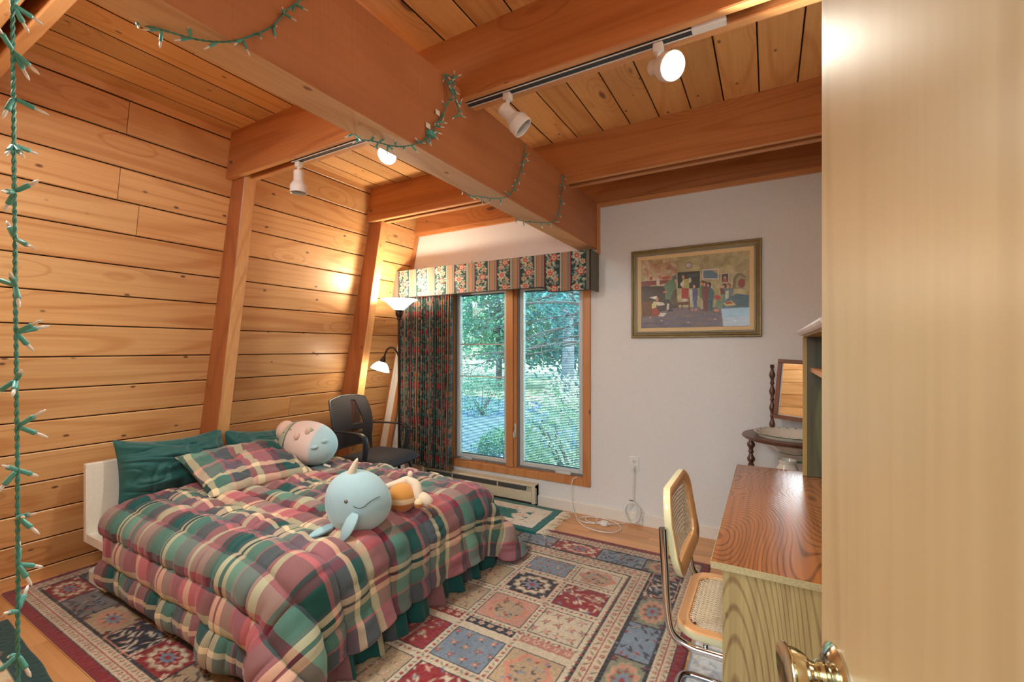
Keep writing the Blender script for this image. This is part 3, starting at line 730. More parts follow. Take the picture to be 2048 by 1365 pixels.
bm = NB(); tube(bm, smooth_path([hell(.072, .068, 1.01), hell(.08, .06, 1.01), hell(.088, .062, 1.01), hell(.094, .072, 1.01)], 4), .001, 5); obj('mouth', bm, M_black, h)
for (x, z) in ((.095, .018), (.135, .062)):
    p = hell(x, z, 1.02); bm = NB(); ellipsoid(bm, p, (.028, .018, .014), 14, 10, M=Matrix.Rotation(-.5, 4, 'Y')); obj('paw', bm, M_hip, h, smooth=True)
bm = NB(); box(bm, .165, .215, -.062, -.060, -.115, -.10); obj('tag', bm, M_white, h)

M_dog = plush_mat('caramel_plush', [(0, L(186, 112, 44)), (.38, L(196, 120, 48)), (.42, L(236, 208, 168)), (.56, L(236, 208, 168)), (.6, L(206, 140, 66)), (1, L(214, 152, 78))], 'Z', -.075, .075)
M_cream = plain('cream_plush', L(230, 212, 188), .95, sheen=.4, bump=.3, bscale=300)
d = thing('plush_puppy', 'small caramel and cream puppy plush lying behind the narwhal plush', 'plush toy', (-1.655, 1.735, .575), YAW)
bm = NB(); ellipsoid(bm, (0, 0, 0), (.075, .07, .075), 32, 24); obj('body', bm, M_dog, d, smooth=True)
def limb(pts, rr, name='leg', mat=None):
    bm = NB(); P = smooth_path(pts, 6); n = len(P); tube(bm, P, [rr*(.55+.45*math.sin(PI*(.1+.8*i/(n-1)))) for i in range(n)], 12)
    return obj(name, bm, mat or M_cream, d, smooth=True)
limb([(-.09, .03, .045), (-.03, .03, .062), (.02, .03, .082), (.045, .02, .09)], .022, 'arm')
limb([(.03, .02, .085), (.07, .01, .06), (.085, -.005, .015), (.10, -.01, -.005)], .026, 'arm')
limb([(.085, 0, .01), (.12, -.01, -.005), (.15, -.01, -.03)], .03, 'leg')
bm = NB(); ellipsoid(bm, (.095, -.035, -.02), (.024, .02, .026), 18, 12); obj('paw', bm, M_dog, d, smooth=True)
bm = NB(); ellipsoid(bm, (.038, .025, .112), (.014, .012, .02), 14, 10); obj('ear', bm, M_cream, d, smooth=True)
for k in range(3):
    bm = NB(); tube(bm, [(.140+.008*k, -.038, -.022-.006*k), (.148+.008*k, -.036, -.040-.004*k)], .0012, 5); obj('paw_stitch', bm, M_dog, d)
# ================================================================== PAINTED PATTERNS (numpy canvases -> point colours on real meshes)
class Canvas:
    def __init__(s, w, h, step, base, seed=1):
        s.W, s.H, s.step = int(round(w/step))+1, int(round(h/step))+1, step
        s.a = np.ones((s.H, s.W, 3))*s2l(base); s.r = np.random.RandomState(seed)
    def _win(s, cx, cy, R):
        st = s.step; x0 = max(0, int((cx-R)/st)); x1 = min(s.W, int((cx+R)/st)+2); y0 = max(0, int((cy-R)/st)); y1 = min(s.H, int((cy+R)/st)+2)
        if x0 >= x1 or y0 >= y1: return None
        Y, X = np.mgrid[y0:y1, x0:x1]; return (slice(y0, y1), slice(x0, x1)), X*st-cx, Y*st-cy
    def ell(s, cx, cy, rx, ry, col, ang=0, lobes=0, amp=.2, alpha=1, ph=0):
        w = s._win(cx, cy, max(rx, ry)*(1+amp)+s.step)
        if w is None: return
        sl, X, Y = w; c, n = math.cos(ang), math.sin(ang); u = (X*c+Y*n)/rx; v = (-X*n+Y*c)/ry; r = np.hypot(u, v)
        if lobes: r = r/(1+amp*np.cos(lobes*np.arctan2(v, u)+ph))
        k = np.clip((1-r)*min(rx, ry)/s.step+.5, 0, 1)[..., None]*alpha
        s.a[sl] = s.a[sl]*(1-k)+s2l(col)*k
    def rect(s, x0, x1, y0, y1, col, alpha=1):
        st = s.step; a, b, c, d = [int(round(q/st)) for q in (x0, x1, y0, y1)]
        a, b, c, d = max(a, 0), max(b, 0), max(c, 0), max(d, 0); s.a[c:d, a:b] = s.a[c:d, a:b]*(1-alpha)+s2l(col)*alpha
    def frame(s, x0, x1, y0, y1, t, col):
        s.rect(x0, x1, y0, y0+t, col); s.rect(x0, x1, y1-t, y1, col); s.rect(x0, x0+t, y0, y1, col); s.rect(x1-t, x1, y0, y1, col)
    def line(s, pts, t, col):
        for (x0, y0), (x1, y1) in zip(pts, pts[1:]):
            n = max(1, int(math.hypot(x1-x0, y1-y0)/(s.step*.6)))
            for i in range(n+1): s.ell(x0+(x1-x0)*i/n, y0+(y1-y0)*i/n, t, t, col)
    def poly(s, pts, col, alpha=1):
        P = np.array(pts); x0, y0 = P.min(0); x1, y1 = P.max(0); st = s.step
        a, b, c, d = max(0, int(x0/st)), min(s.W, int(x1/st)+2), max(0, int(y0/st)), min(s.H, int(y1/st)+2)
        if a >= b or c >= d: return
        Y, X = np.mgrid[c:d, a:b]; X = X*st; Y = Y*st; ins = np.zeros(X.shape, bool); n = len(P)
        for i in range(n):
            (xa, ya), (xb, yb) = P[i], P[(i+1) % n]
            if ya == yb: continue
            ins ^= ((ya > Y) != (yb > Y)) & (X < (xb-xa)*(Y-ya)/(yb-ya)+xa)
        k = ins[..., None]*alpha; s.a[c:d, a:b] = s.a[c:d, a:b]*(1-k)+s2l(col)*k
    def rose(s, cx, cy, R, cols, leaves=None):
        r = s.r
        if leaves:
            for k in range(6):
                a = k*PI/3+r.rand(); s.ell(cx+math.cos(a)*R*1.15, cy+math.sin(a)*R*1.15, R*.6, R*.27, leaves[k % len(leaves)], a)
        s.ell(cx, cy, R, R, cols[0], r.rand(), 6, .16, 1, r.rand()*6)
        s.ell(cx+R*.06, cy-R*.05, R*.76, R*.7, cols[1], r.rand(), 5, .2, 1, r.rand()*6)
        s.ell(cx, cy, R*.5, R*.46, cols[2], r.rand(), 5, .25, 1, r.rand()*6)
        s.ell(cx+R*.04, cy, R*.22, R*.22, cols[0])
    def noise(s, f, amp):
        H, W = s.a.shape[:2]; n = vnoise(H, W, H*s.step*f, W*s.step*f, s.r.randint(999)); s.a = np.clip(s.a*(1+amp*n[..., None]*2), 0, 1)
    def grain(s, amp): s.a = np.clip(s.a*(1+amp*(s.r.rand(s.H, s.W, 1)-.5)), 0, 1)

def sheet(c, w, h, at):
    """flat painted grid; at(U,V) -> (...,3) points, U in 0..w, V in 0..h (V downwards in the canvas)"""
    V_, U = np.meshgrid(np.linspace(0, h, c.H), np.linspace(0, w, c.W), indexing='ij'); return at(U, V_)

# ---- floral fabric of cornice and curtain
FG, LF1, LF2, LF3, RD, RP, CRM, GLD = (32, 60, 56), (132, 154, 142), (92, 122, 114), (164, 176, 160), (158, 64, 60), (186, 118, 104), (190, 176, 152), (176, 140, 96)
def floral_column(c, x0, x1, y0, y1, seed, dark=False):
    RD, RP, CRM, LF1, LF3 = ((176, 40, 52), (160, 70, 72), (150, 132, 116), (70, 104, 98), (96, 124, 116)) if dark else globals_floral
    r = c.r = np.random.RandomState(seed); c.rect(x0, x1, y0, y1, FG); cx = (x0+x1)/2; w = x1-x0
    y = y0+w*.3; k = seed
    while y < y1+w*.3:
        for i in range(30): c.ell(x0+w*(.08+.84*r.rand()), y+w*(r.rand()-.5)*1.1, w*.11, w*.045, [LF1, LF2, LF3, (88, 112, 124)][r.randint(4)], r.rand()*PI)
        c.rose(cx+w*(.12 if k % 2 else -.14), y, w*.27, [RD, RP, CRM] if k % 2 else [CRM, RP, RD], [LF1, LF3])
        c.rose(cx+w*(-.26 if k % 2 else .26), y+w*.42, w*.17, [CRM, GLD, RD])
        for i in range(5): c.rose(x0+w*(.1+.8*r.rand()), y+w*(.35+.5*r.rand()), w*.06, [CRM, RP, RD])
        y += w*1.05; k += 1
globals_floral = (RD, RP, CRM, LF1, LF3)
def stripes(c, x0, x1, y0, y1):
    w = x1-x0; c.rect(x0, x1, y0, y1, (120, 112, 104))
    for f0, f1, col in ((0, .06, FG), (.06, .22, (128, 120, 112)), (.22, .30, (104, 112, 98)), (.30, .40, (150, 132, 108)), (.42, .58, (168, 104, 78)), (.60, .70, (150, 132, 108)), (.70, .78, (104, 112, 98)), (.78, .94, (132, 110, 112)), (.94, 1, FG)):
        c.rect(x0+w*f0, x0+w*f1, y0, y1, col)
    y = y0
    while y < y1:
        c.ell(x0+w*.14, y, w*.035, .005, (214, 200, 176)); c.ell(x0+w*.86, y+.005, w*.035, .005, (190, 96, 90)); c.ell(x0+w*.5, y+.006, w*.03, .004, (206, 150, 104)); y += .013
M_fabric = painted('floral_chintz', .75, .25, 500, sheen=.1)

# ================================================================== RUGS
def carpet_tile(c, x0, x1, y0, y1, kind, ground, seed):
    r = c.r = np.random.RandomState(seed); c.rect(x0, x1, y0, y1, ground); cx, cy = (x0+x1)/2, (y0+y1)/2; w, h = x1-x0, y1-y0
    dk = (58, 52, 60); iv = (206, 190, 168); rd = (150, 58, 58); bl = (116, 132, 150); tn = (172, 146, 118); gn = (104, 108, 84); ro = (196, 132, 112)
    light_ = sum(ground) > 330
    fg = [dk, rd, tn, bl] if light_ else [iv, ro, tn, bl]
    if kind == 'medallion':
        c.ell(cx, cy, w*.40, h*.40, fg[2], 0, 12, .08); c.ell(cx, cy, w*.35, h*.34, iv if not light_ else ro, 0, 12, .1); c.ell(cx, cy, w*.28, h*.27, ground, 0, 8, .12)
        c.ell(cx, cy, w*.16, h*.16, fg[3], 0, 8, .2); c.ell(cx, cy, w*.07, h*.07, rd)
        for k in range(8):
            a = k*PI/4; c.ell(cx+math.cos(a)*w*.22, cy+math.sin(a)*h*.21, .010, .007, fg[1], a)
        for sx in (-1, 1):
            for sy in (-1, 1): c.ell(cx+sx*w*.43, cy+sy*h*.41, .022, .014, fg[0], sx*sy*.8, 5, .3); c.ell(cx+sx*w*.43, cy+sy*h*.41, .009, .007, fg[1])
    elif kind == 'leaf':
        for k in range(int(w*h/.00105)):
            c.ell(x0+w*r.rand(), y0+h*r.rand(), .013+.008*r.rand(), .0055, fg[0] if r.rand() < .6 else fg[r.randint(4)], r.choice([.6, 1.1, 2.0, 2.6])+r.rand()*.4)
    elif kind == 'flower':
        nx, ny = max(2, int(w/.062)), max(2, int(h/.058))
        for i in range(nx):
            for j in range(ny):
                x = x0+w*(i+.5+(.25 if j % 2 else -.25))/nx; y = y0+h*(j+.5)/ny
                for k in range(4): a = k*PI/2+r.rand(); c.ell(x+math.cos(a)*.017, y+math.sin(a)*.017, .010, .004, fg[(k+1) % 4] if r.rand() < .7 else gn, a)
                c.ell(x, y, .011, .010, [rd, ro, fg[1]][r.randint(3)], 0, 5, .3); c.ell(x, y, .004, .004, iv)
    elif kind == 'tree':
        c.line([(cx, y0+h*.06), (cx+.008, cy), (cx-.006, y1-h*.05)], .0035, dk if light_ else tn)
        for k in range(34):
            a = r.rand()*2*PI; q = r.rand()**.5; x, y = cx+math.cos(a)*q*w*.40, cy+math.sin(a)*q*h*.40
            c.ell(x, y, .014, .006, [ro, rd, tn, gn][r.randint(4)], a); c.ell(x, y, .004, .004, iv)
        for k in range(14): c.ell(x0+w*(.06+.88*r.rand()), y0+h*(.05+.9*r.rand()), .007, .004, fg[r.randint(4)], r.rand()*3)
    elif kind == 'arch':
        c.ell(cx, cy, w*.40, h*.44, ro, 0, 6, .1); c.ell(cx, cy, w*.30, h*.36, iv if not light_ else tn, 0, 6, .1)
        for k in range(30): c.ell(cx+w*.3*(r.rand()-.5)*2, cy+h*.36*(r.rand()-.5)*2, .009, .005, [bl, rd, dk][r.randint(3)], r.rand()*3)
    c.frame(x0, x1, y0, y1, .005, dk if ground != (44, 44, 56) else ro)
NAVY, RED_, BLU, CRE, TAN, ROSE, GRN, GRY = (44, 44, 56), (140, 40, 46), (120, 134, 150), (196, 180, 158), (176, 152, 122), (188, 140, 122), (128, 128, 108), (122, 118, 116)
def guard(c, x0, x1, y0, y1, horiz, seed):
    """narrow running border: small dark red flowers and hooks on ivory"""
    c.r = np.random.RandomState(seed); c.rect(x0, x1, y0, y1, (190, 172, 148)); ln = (x1-x0) if horiz else (y1-y0); t = (y1-y0) if horiz else (x1-x0)
    n = int(ln/(t*.9)); 
    for i in range(n):
        p = (i+.5)*ln/n; x, y = (x0+p, (y0+y1)/2) if horiz else ((x0+x1)/2, y0+p)
        if i % 2: c.ell(x, y, t*.26, t*.26, (136, 52, 54), 0, 5, .3); c.ell(x, y, t*.08, t*.08, (214, 196, 168))
        else: c.ell(x, y, t*.36, t*.12, (104, 100, 86), .7 if i % 4 else 2.3); c.ell(x, y, t*.10, t*.10, (150, 110, 92))
def big_rug():
    W, Hh, st = 3.33, 2.285, .0052; c = Canvas(W, Hh, st, (132, 36, 46), 5)
    # canvas x: 0 = left end by the wood wall (x=-3.64); y: 0 = near edge (y=.735)
    c.rect(.0, W, 0, Hh, (124, 34, 44)); e = .042
    b0 = (e, .115); t_ = (.125, .285); g2 = (.295, .385)
    c.rect(e, W-e, e, Hh-e, (50, 48, 52))
    for k, (a, b) in enumerate((b0, g2)):
        a += .004; mid = (a+b)/2
        for j, (p, q) in enumerate(((a, mid-.002), (mid+.002, b))):
            guard(c, p, W-p, p, q, True, k*9+j); guard(c, p, W-p, Hh-q, Hh-p, True, 20+k*9+j); guard(c, p, q, q, Hh-q, False, 40+k*9+j); guard(c, W-q, W-p, q, Hh-q, False, 60+k*9+j)
            c.frame(p-.003, W-p+.003, p-.003, Hh-p+.003, .004, (150, 60, 58) if j else (56, 54, 60))
    pal = [(RED_, 'medallion'), (BLU, 'leaf'), (GRN, 'medallion'), (NAVY, 'leaf'), (TAN, 'medallion'), (GRY, 'leaf')]
    a, b = t_; n = 11; i0 = 0
    xs_ = np.linspace(a, W-a, n+1)
    for i in range(n):
        g, kd = [(RED_, 'medallion'), (GRY, 'leaf'), (TAN, 'medallion'), (NAVY, 'leaf'), (RED_, 'medallion'), (TAN, 'leaf')][i % 6]; carpet_tile(c, xs_[i], xs_[i+1], a, b, kd, g, 100+i)
        g, kd = pal[(n-i+3) % 6] if i < n-1 else (GRN, 'medallion'); carpet_tile(c, xs_[i], xs_[i+1], Hh-b, Hh-a, kd, g, 130+i)
    # far side near the right corner as seen: red medallion then blue
    def wx(x): return x+3.64
    def wy(y): return y-.735
    carpet_tile(c, wx(-1.245), wx(-.955), Hh-b, Hh-a, 'medallion', (150, 40, 48), 301); carpet_tile(c, wx(-.955), wx(-.665), Hh-b, Hh-a, 'leaf', BLU, 302); carpet_tile(c, wx(-.665), W-a, Hh-b, Hh-a, 'medallion', GRN, 303)
    ys_ = [b, .62, .90, 1.19, 1.46, 1.72, Hh-b]
    cols_l = [(GRY, 'leaf'), (TAN, 'medallion'), (NAVY, 'leaf'), (RED_, 'medallion'), (TAN, 'leaf'), (RED_, 'leaf')]
    cols_r = [(GRN, 'medallion'), (TAN, 'leaf'), (GRN, 'medallion'), (BLU, 'leaf'), (GRN, 'medallion'), (NAVY, 'leaf')]
    for i in range(6):
        g, kd = cols_l[i]; carpet_tile(c, a, b, ys_[i], ys_[i+1], kd, g, 160+i)
        g, kd = cols_r[i]; carpet_tile(c, W-b, W-a, ys_[i], ys_[i+1], kd, g, 180+i)
    # field: tiles on an ivory trellis with small flowers
    fx0, fx1, fy0, fy1 = .40, W-.40, .40, Hh-.40
    c.rect(fx0, fx1, fy0, fy1, (200, 184, 160)); c.r = np.random.RandomState(3)
    px, py = .3005, .2715; ox, oy = wx(-.995), wy(2.143)
    special = {(0, 0): (RED_, 'leaf'), (-1, 0): (NAVY, 'medallion'), (0, 1): (CRE, 'arch'), (-1, 1): (BLU, 'flower'), (-2, 1): (ROSE, 'flower'), (0, -1): (CRE, 'flower'), (-1, -1): (ROSE, 'arch'), (-2, 0): (TAN, 'tree'), (-3, 0): (TAN, 'flower'), (-2, -1): (TAN, 'flower'),
               (0, -2): (TAN, 'arch'), (-1, -2): (BLU, 'flower'), (-2, -2): (RED_, 'tree'), (-3, -2): (NAVY, 'tree'), (-1, -3): (RED_, 'leaf'), (-2, -3): (TAN, 'tree'), (-3, -3): (GRY, 'medallion'), (0, -3): (CRE, 'flower'), (-3, -1): (NAVY, 'tree')}
    seq = [(BLU, 'flower'), (RED_, 'leaf'), (TAN, 'tree'), (NAVY, 'medallion'), (ROSE, 'arch'), (CRE, 'flower')]
    for i in range(-9, 2):
        for j in range(-6, 3):
            x = ox+i*px; y = oy+j*py-(.075 if j < -1 else 0)
            X0, X1, Y0, Y1 = max(x, fx0+.03), min(x+.264, fx1-.03), max(y, fy0+.03), min(y+.225, fy1-.03)
            if X1-X0 < .05 or Y1-Y0 < .04: continue
            g, kd = special.get((i, j), seq[(i*2+j*5) % 6]); carpet_tile(c, X0, X1, Y0, Y1, kd, g, 500+i*31+j)
    # trellis flowers
    r = np.random.RandomState(9)
    for i in range(-9, 3):
        x = ox+i*px-.018
        for k in range(int((fy1-fy0)/.052)):
            y = fy0+.03+k*.052
            if fx0 < x < fx1: c.ell(x, y, .0085, .0085, (146, 60, 60), 0, 5, .3); c.ell(x, y+.026, .011, .004, (100, 106, 92), .6 if k % 2 else 2.4)
    for j in range(-6, 4):
        y = oy+j*py-.022-(.075 if j < -1 else 0)
        for k in range(int((fx1-fx0)/.052)):
            x = fx0+.03+k*.052
            if fy0 < y < fy1: c.ell(x, y, .0085, .0085, (146, 60, 60), 0, 5, .3); c.ell(x+.026, y, .011, .004, (100, 106, 92), .6 if k % 2 else 2.4)
    # dark flowered separator strip between the tile groups
    y = oy-2*py-.075+.225+.028+py-.0; y = wy(1.797)
    for i in range(-9, 2):
        x = ox+i*px
        if x+.264 < fx0+.1 or x > fx1: continue
        g = [NAVY, (178, 120, 108), RED_][(i+7) % 3]; X0, X1 = max(x, fx0+.03), min(x+.264, fx1-.03)
        c.rect(X0, X1, y, y+.045, g)
        for k in range(5): c.ell(X0+(X1-X0)*(k+.5)/5, y+.022, .014, .012, (206, 176, 152), 0, 5, .3); c.ell(X0+(X1-X0)*(k+.5)/5, y+.022, .005, .005, (150, 58, 58))
    c.noise(9, .10); c.grain(.35)
    n = vnoise(c.H, c.W, c.H*.5, c.W*.5, 77)
    yy, xx = np.mgrid[0:c.H, 0:c.W]
    def at(U, V_):
        edge = np.minimum(np.minimum(U, W-U), np.minimum(V_, Hh-V_)); h = np.clip(edge/.006, 0, 1)*.010+.0015+n*.0035*(edge > .01)
        skew = -.045*np.clip((1.18-U)/1.18, -1, 1)*0
        return np.stack([U-3.64, V_+.735, h], -1)
    return grid_mesh('pile', sheet(c, W, Hh, at), c.a)
M_rug = painted('wool_pile', .95, .6, 420, spec=.1, sheen=.3)
rug = thing('persian_rug', 'large red bordered rug of patterned square panels under the bed', 'rug', (0, 0, 0))
me = big_rug(); link('pile', me, M_rug, rug)
def fringe(parent, p0, p1, out, ln, n, seed, mat, z=.006):
    r = random.Random(seed); bm = NB(); p0, p1, out = Vector(p0), Vector(p1), Vector(out).normalized(); side = (p1-p0).normalized()
    for i in range(n):
        b = p0.lerp(p1, (i+.5)/n); a = b+out*0; q = ln*(.75+.5*r.random()); s1, s2 = r.uniform(-.3, .3), r.uniform(-.7, .7)
        tube(bm, [a, a+out*q*.4+side*q*.3*s1+Vector((0, 0, .002)), a+out*q*.75+side*q*.5*(s1+s2)/1.5, a+out*q+side*q*.6*s2-Vector((0, 0, .001))], [.003, .0026, .0022, .0014], 5)
    o = obj('fringe', bm, mat, parent, world=True); o['kind'] = 'stuff'; return o
M_fringe = plain('ivory_fringe', L(226, 214, 190), .9)

def teal_rug(name, label, x0, x1, y0, y1, z, seed, border=.062, bcol=(12, 108, 104), fld=(230, 222, 204), fr=None, panel=None, rot=0):
    st = .006; W, Hh = x1-x0, y1-y0; c = Canvas(W, Hh, st, bcol, seed); c.rect(border, W-border, border, Hh-border, fld)
    r = c.r
    for k in range(int(W*Hh*330)):
        x, y = border+(W-2*border)*r.rand(), border+(Hh-2*border)*r.rand()
        c.ell(x, y, .022, .008, [(226, 178, 156), (214, 196, 172), (196, 200, 186), (236, 230, 216), (206, 128, 100)][r.randint(5)], r.rand()*PI, alpha=.6)
    if panel:
        a, b, d, e = panel; c.rect(a, b, d, e, (20, 112, 106))
        for k in range(9): c.ell(b-.02-.11*r.rand(), d+(e-d)*r.rand(), .045, .022, fld, r.rand()*PI, 5, .25)
        for k in range(4): c.ell(b-.07, d+(e-d)*.5, .03, .018, (232, 196, 170), r.rand()*PI, 5, .3)
    c.grain(.2)
    n = vnoise(c.H, c.W, c.H*.5, c.W*.5, seed)
    t = thing(name, label, 'rug', ((x0+x1)/2, (y0+y1)/2, z), rot)
    def at(U, V_):
        edge = np.minimum(np.minimum(U, W-U), np.minimum(V_, Hh-V_)); wob = vnoise(c.H, c.W, 14, 14, seed+3)*.008
        return np.stack([U-W/2+wob, V_-Hh/2+wob, np.clip(edge/.006, 0, 1)*.012+.001+n*.003*(edge > .01)], -1)
    link('pile', grid_mesh('pile', sheet(c, W, Hh, at), c.a), M_rug, t); return t
t = teal_rug('teal_border_rug', 'small ivory rug with a teal border and fringe, between the bed and the window', -2.95, -1.455, 2.875, 3.385, .011, 3, panel=(.5, 1.31, .16, .34))
fringe(t, (-1.462, 2.885, .016), (-1.462, 3.38, .016), (1, -.05, 0), .085, 62, 2, M_fringe)
t = teal_rug('teal_border_rug', 'beige rug with a dark teal border at the bottom left corner of the room', -3.28, -1.9, -.05, .655, .001, 5, border=.085, bcol=(18, 66, 66), fld=(214, 196, 160), rot=math.radians(-2.5))
fringe(t, (-3.285, .02, .006), (-3.26, .66, .006), (-1, .1, 0), .08, 60, 5, M_fringe)
# pale textured rug under the desk
def pale_rug():
    x0, x1, y0, y1 = -.298, .42, .75, 2.35; st = .007; c = Canvas(x1-x0, y1-y0, st, (206, 208, 212), 9); r = c.r
    for k in range(1500): c.ell((x1-x0)*r.rand(), (y1-y0)*r.rand(), .022, .013, [(226, 222, 220), (186, 196, 206), (214, 190, 176), (160, 170, 182), (232, 228, 222)][r.randint(5)], r.rand()*PI, 4, .3, .7)
    c.rect(.0, .012, 0, y1-y0, (150, 150, 158)); c.grain(.3)
    n = vnoise(c.H, c.W, c.H*.35, c.W*.35, 4)
    t = thing('shaggy_rug', 'pale blue grey shaggy rug under the cane chair and the desk', 'rug', (0, 0, .0))
    link('pile', grid_mesh('pile', sheet(c, x1-x0, y1-y0, lambda U, V_: np.stack([U+x0, V_+y0, .010+n*.010+np.clip(np.minimum(U, V_)/.01, 0, 1)*.006], -1)), c.a), M_rug, t)
pale_rug()
# ================================================================== WINDOW DRESSING AND FAR WALL
def cornice():
    X0, X1, Y0 = -3.262, -1.19, 3.265; w = X1-X0; c = Canvas(w, .32, .0035, FG, 2)
    p = .2265; x = w-.148+0-.0; i = 0
    while x > -p:
        floral_column(c, x, x+.122, 0, .32, 40+i); stripes(c, x-(p-.122), x, 0, .32); x -= p; i += 1
    c.rect(w-.026, w, 0, .32, (112, 104, 92)); c.grain(.25)
    t = thing('window_cornice', 'floral and striped fabric cornice box above the window', 'valance', ((X0+X1)/2, Y0, 1.8))
    loc = np.array(t.location)
    def bottom(u):      # board edge: higher in the middle, dropping in a curve at both ends
        s = np.clip((u-(w-.40))/.075, 0, 1); return 1.845-.045*(s*s*(3-2*s))
    def at(U, V_):
        zb = bottom(U); zt = 2.108; f = V_/.32; return np.stack([X0+U, np.full_like(U, Y0), zt-(zt-zb)*f], -1)
    P = sheet(c, w, .32, at); me = shell_mesh('front_board', P[:, ::1]-loc, -.012, c.a); link('front_board', me, M_fabric, t)
    for nm, xe in (('right_return', X1), ('left_return', X0)):
        cc = Canvas(.19, .32, .004, (104, 98, 84), 3); stripes(cc, .02, .11, 0, .32) if nm[0] == 'l' else None; cc.grain(.25)
        zb = float(bottom(np.array(w))) if xe == X1 else 1.845
        f = lambda U, V_: np.stack([np.full_like(U, xe), Y0+.002+U, 2.108-(2.108-zb)*V_/.32], -1)
        link(nm, shell_mesh(nm, sheet(cc, .19, .32, f)-loc, .010 if xe == X1 else -.010, cc.a), M_fabric, t)
    bm = NB(); box(bm, X0+.012, X1-.012, Y0+.012, YF-.006, 2.085, 2.10); obj('top_board', bm, M_white, t, world=True)
    bm = NB(); tube(bm, [(X0+q*w/60, Y0-.001, float(bottom(np.array(q*w/60.0)))-.001) for q in range(61)], .004, 6); obj('piping', bm, plain('dark_piping', L(50, 50, 48), .8), t, world=True)
cornice()
for k, x in enumerate((-2.99, -2.42)):
    t = thing('wall_hook', ['small dark wire hook above the cornice, left one', 'small dark wire hook above the cornice, middle one'][k], 'hook', (x, YF-.004, 2.12))
    bm = NB(); tube(bm, [(0, 0, -.02), (0, -.004, .02), (0, -.002, .055)], .0022, 6); obj('wire', bm, M_zinc, t)

def curtain():
    # gathered panel hanging in pleats
    z0, z1 = .205, 1.90; step = .0045; n = int(1.9/step); s = np.arange(n)*step
    ph = np.cumsum(1+.55*vnoise(n, 4, 9, 1, 6)[:, 0])*step; per = .078
    a = .036; yy = a*np.sin(2*PI*ph/per); dy = np.gradient(yy, step); dx = np.sqrt(np.clip(1-np.clip(dy, -.97, .97)**2, .02, 1)); xx = np.cumsum(dx)*step
    xx = (xx-xx[0])/(xx[-1]-xx[0])
    c = Canvas((n-1)*step, z1-z0, step, FG, 7); x = .02; k = 0
    while x < n*step:
        floral_column(c, x, x+.165, 0, z1-z0, 60+k, True); stripes(c, x+.165, x+.2265, 0, z1-z0); x += .2265; k += 1
    c.a *= .72; c.grain(.25); xx = np.interp(np.arange(c.W), np.arange(n), xx); yy = np.interp(np.arange(c.W), np.arange(n), yy)
    H = c.H; f = np.linspace(0, 1, H)[:, None]; P = np.zeros((H, c.W, 3))
    lean = .055*(1-f)      # hangs slightly off the vertical like its left edge
    wob = vnoise(H, c.W, 5, 14, 12)*.012*f
    P[..., 0] = -3.23+.0*f+xx[None]*(.655-.02*f)+wob; P[..., 1] = 3.375+yy[None]*(.72+.34*f)+wob
    hem = vnoise(1+3, c.W, 1, 18, 9)[0]*.016; P[..., 2] = z1-(z1-z0)*f+hem[None]*f+.02*xx[None]*0
    t = thing('curtain', 'dark floral pleated curtain drawn to the left of the window', 'curtain', (-2.93, 3.375, z0))
    me = shell_mesh('panel', P-np.array(t.location), .0025, c.a); me.shade_smooth(); link('panel', me, M_fabric, t)
    bm = NB(); tube(bm, [(-3.25, 3.375, 1.905), (-2.5, 3.375, 1.905)], .008, 8); tube(bm, [(-2.5, 3.375, 1.905), (-1.24, 3.375, 1.905)], .008, 8); obj('rod', bm, M_white, t, world=True)
curtain()

# baseboard heater
t = thing('baseboard_heater', 'long cream electric baseboard heater under the window', 'heater', (-2.35, 3.44, 0))
M_heat = plain('cream_enamel', L(214, 204, 178), .4); M_slot = plain('heater_dark_slot', L(74, 74, 76), .6)
X0, X1 = -2.972, -1.724
bm = NB(); prism(bm, [(3.398, .170), (3.405, .178), (YF-.002, .186), (YF-.002, .02), (3.43, .02), (3.43, .150), (3.405, .160)], X0, X1, 'X'); obj('case', bm, M_heat, t, world=True)
bm = NB(); prism(bm, [(3.398, .034), (3.404, .034), (3.404, .122), (3.398, .122)], X0+.002, X1-.035, 'X'); obj('front_panel', bm, M_heat, t, world=True)
bm = NB(); box(bm, X0+.05, X1-.10, 3.407, 3.428, .124, .158); obj('outlet_slot', bm, M_slot, t, world=True)
for q in (.30, .72):
    bm = NB(); box(bm, X0+1.2*q, X0+1.2*q+.012, 3.402, 3.410, .124, .158); obj('bracket', bm, M_heat, t, world=True)
bm = NB(); box(bm, X1-.034, X1, 3.396, YF-.002, .0205, .180, .003); obj('end_cap', bm, M_heat, t, world=True)
bm = NB(); box(bm, X0, X0+.03, 3.396, YF-.002, .0205, .180, .003); obj('end_cap', bm, M_heat, t, world=True)
bm = NB(); box(bm, X0+.01, X1-.01, 3.44, YF-.002, 0.0, .02); obj('foot', bm, M_slot, t, world=True)

# moulded white board leaning in the corner
t = thing('leaning_board', 'white moulded board with a honey wood edge leaning in the corner behind the floor lamp', 'board', (-3.4, 3.42, 0))
def slant(x0, x1, y0, y1, z1, nm, mat):
    k = .235; bm = NB(); prism(bm, [(x0, 0), (x1, 0), (x1+k*z1, z1), (x0+k*z1, z1)], y0, y1, 'Y'); obj(nm, bm, mat, t, world=True)
slant(-3.632, -3.54, 3.405, 3.425, 1.62, 'panel', M_white)
slant(-3.548, -3.542, 3.400, 3.4045, 1.62, 'bead', M_white); slant(-3.60, -3.594, 3.400, 3.4045, 1.62, 'bead', M_white)
slant(-3.5395, -3.50, 3.402, 3.425, 1.60, 'edge', M_trim)

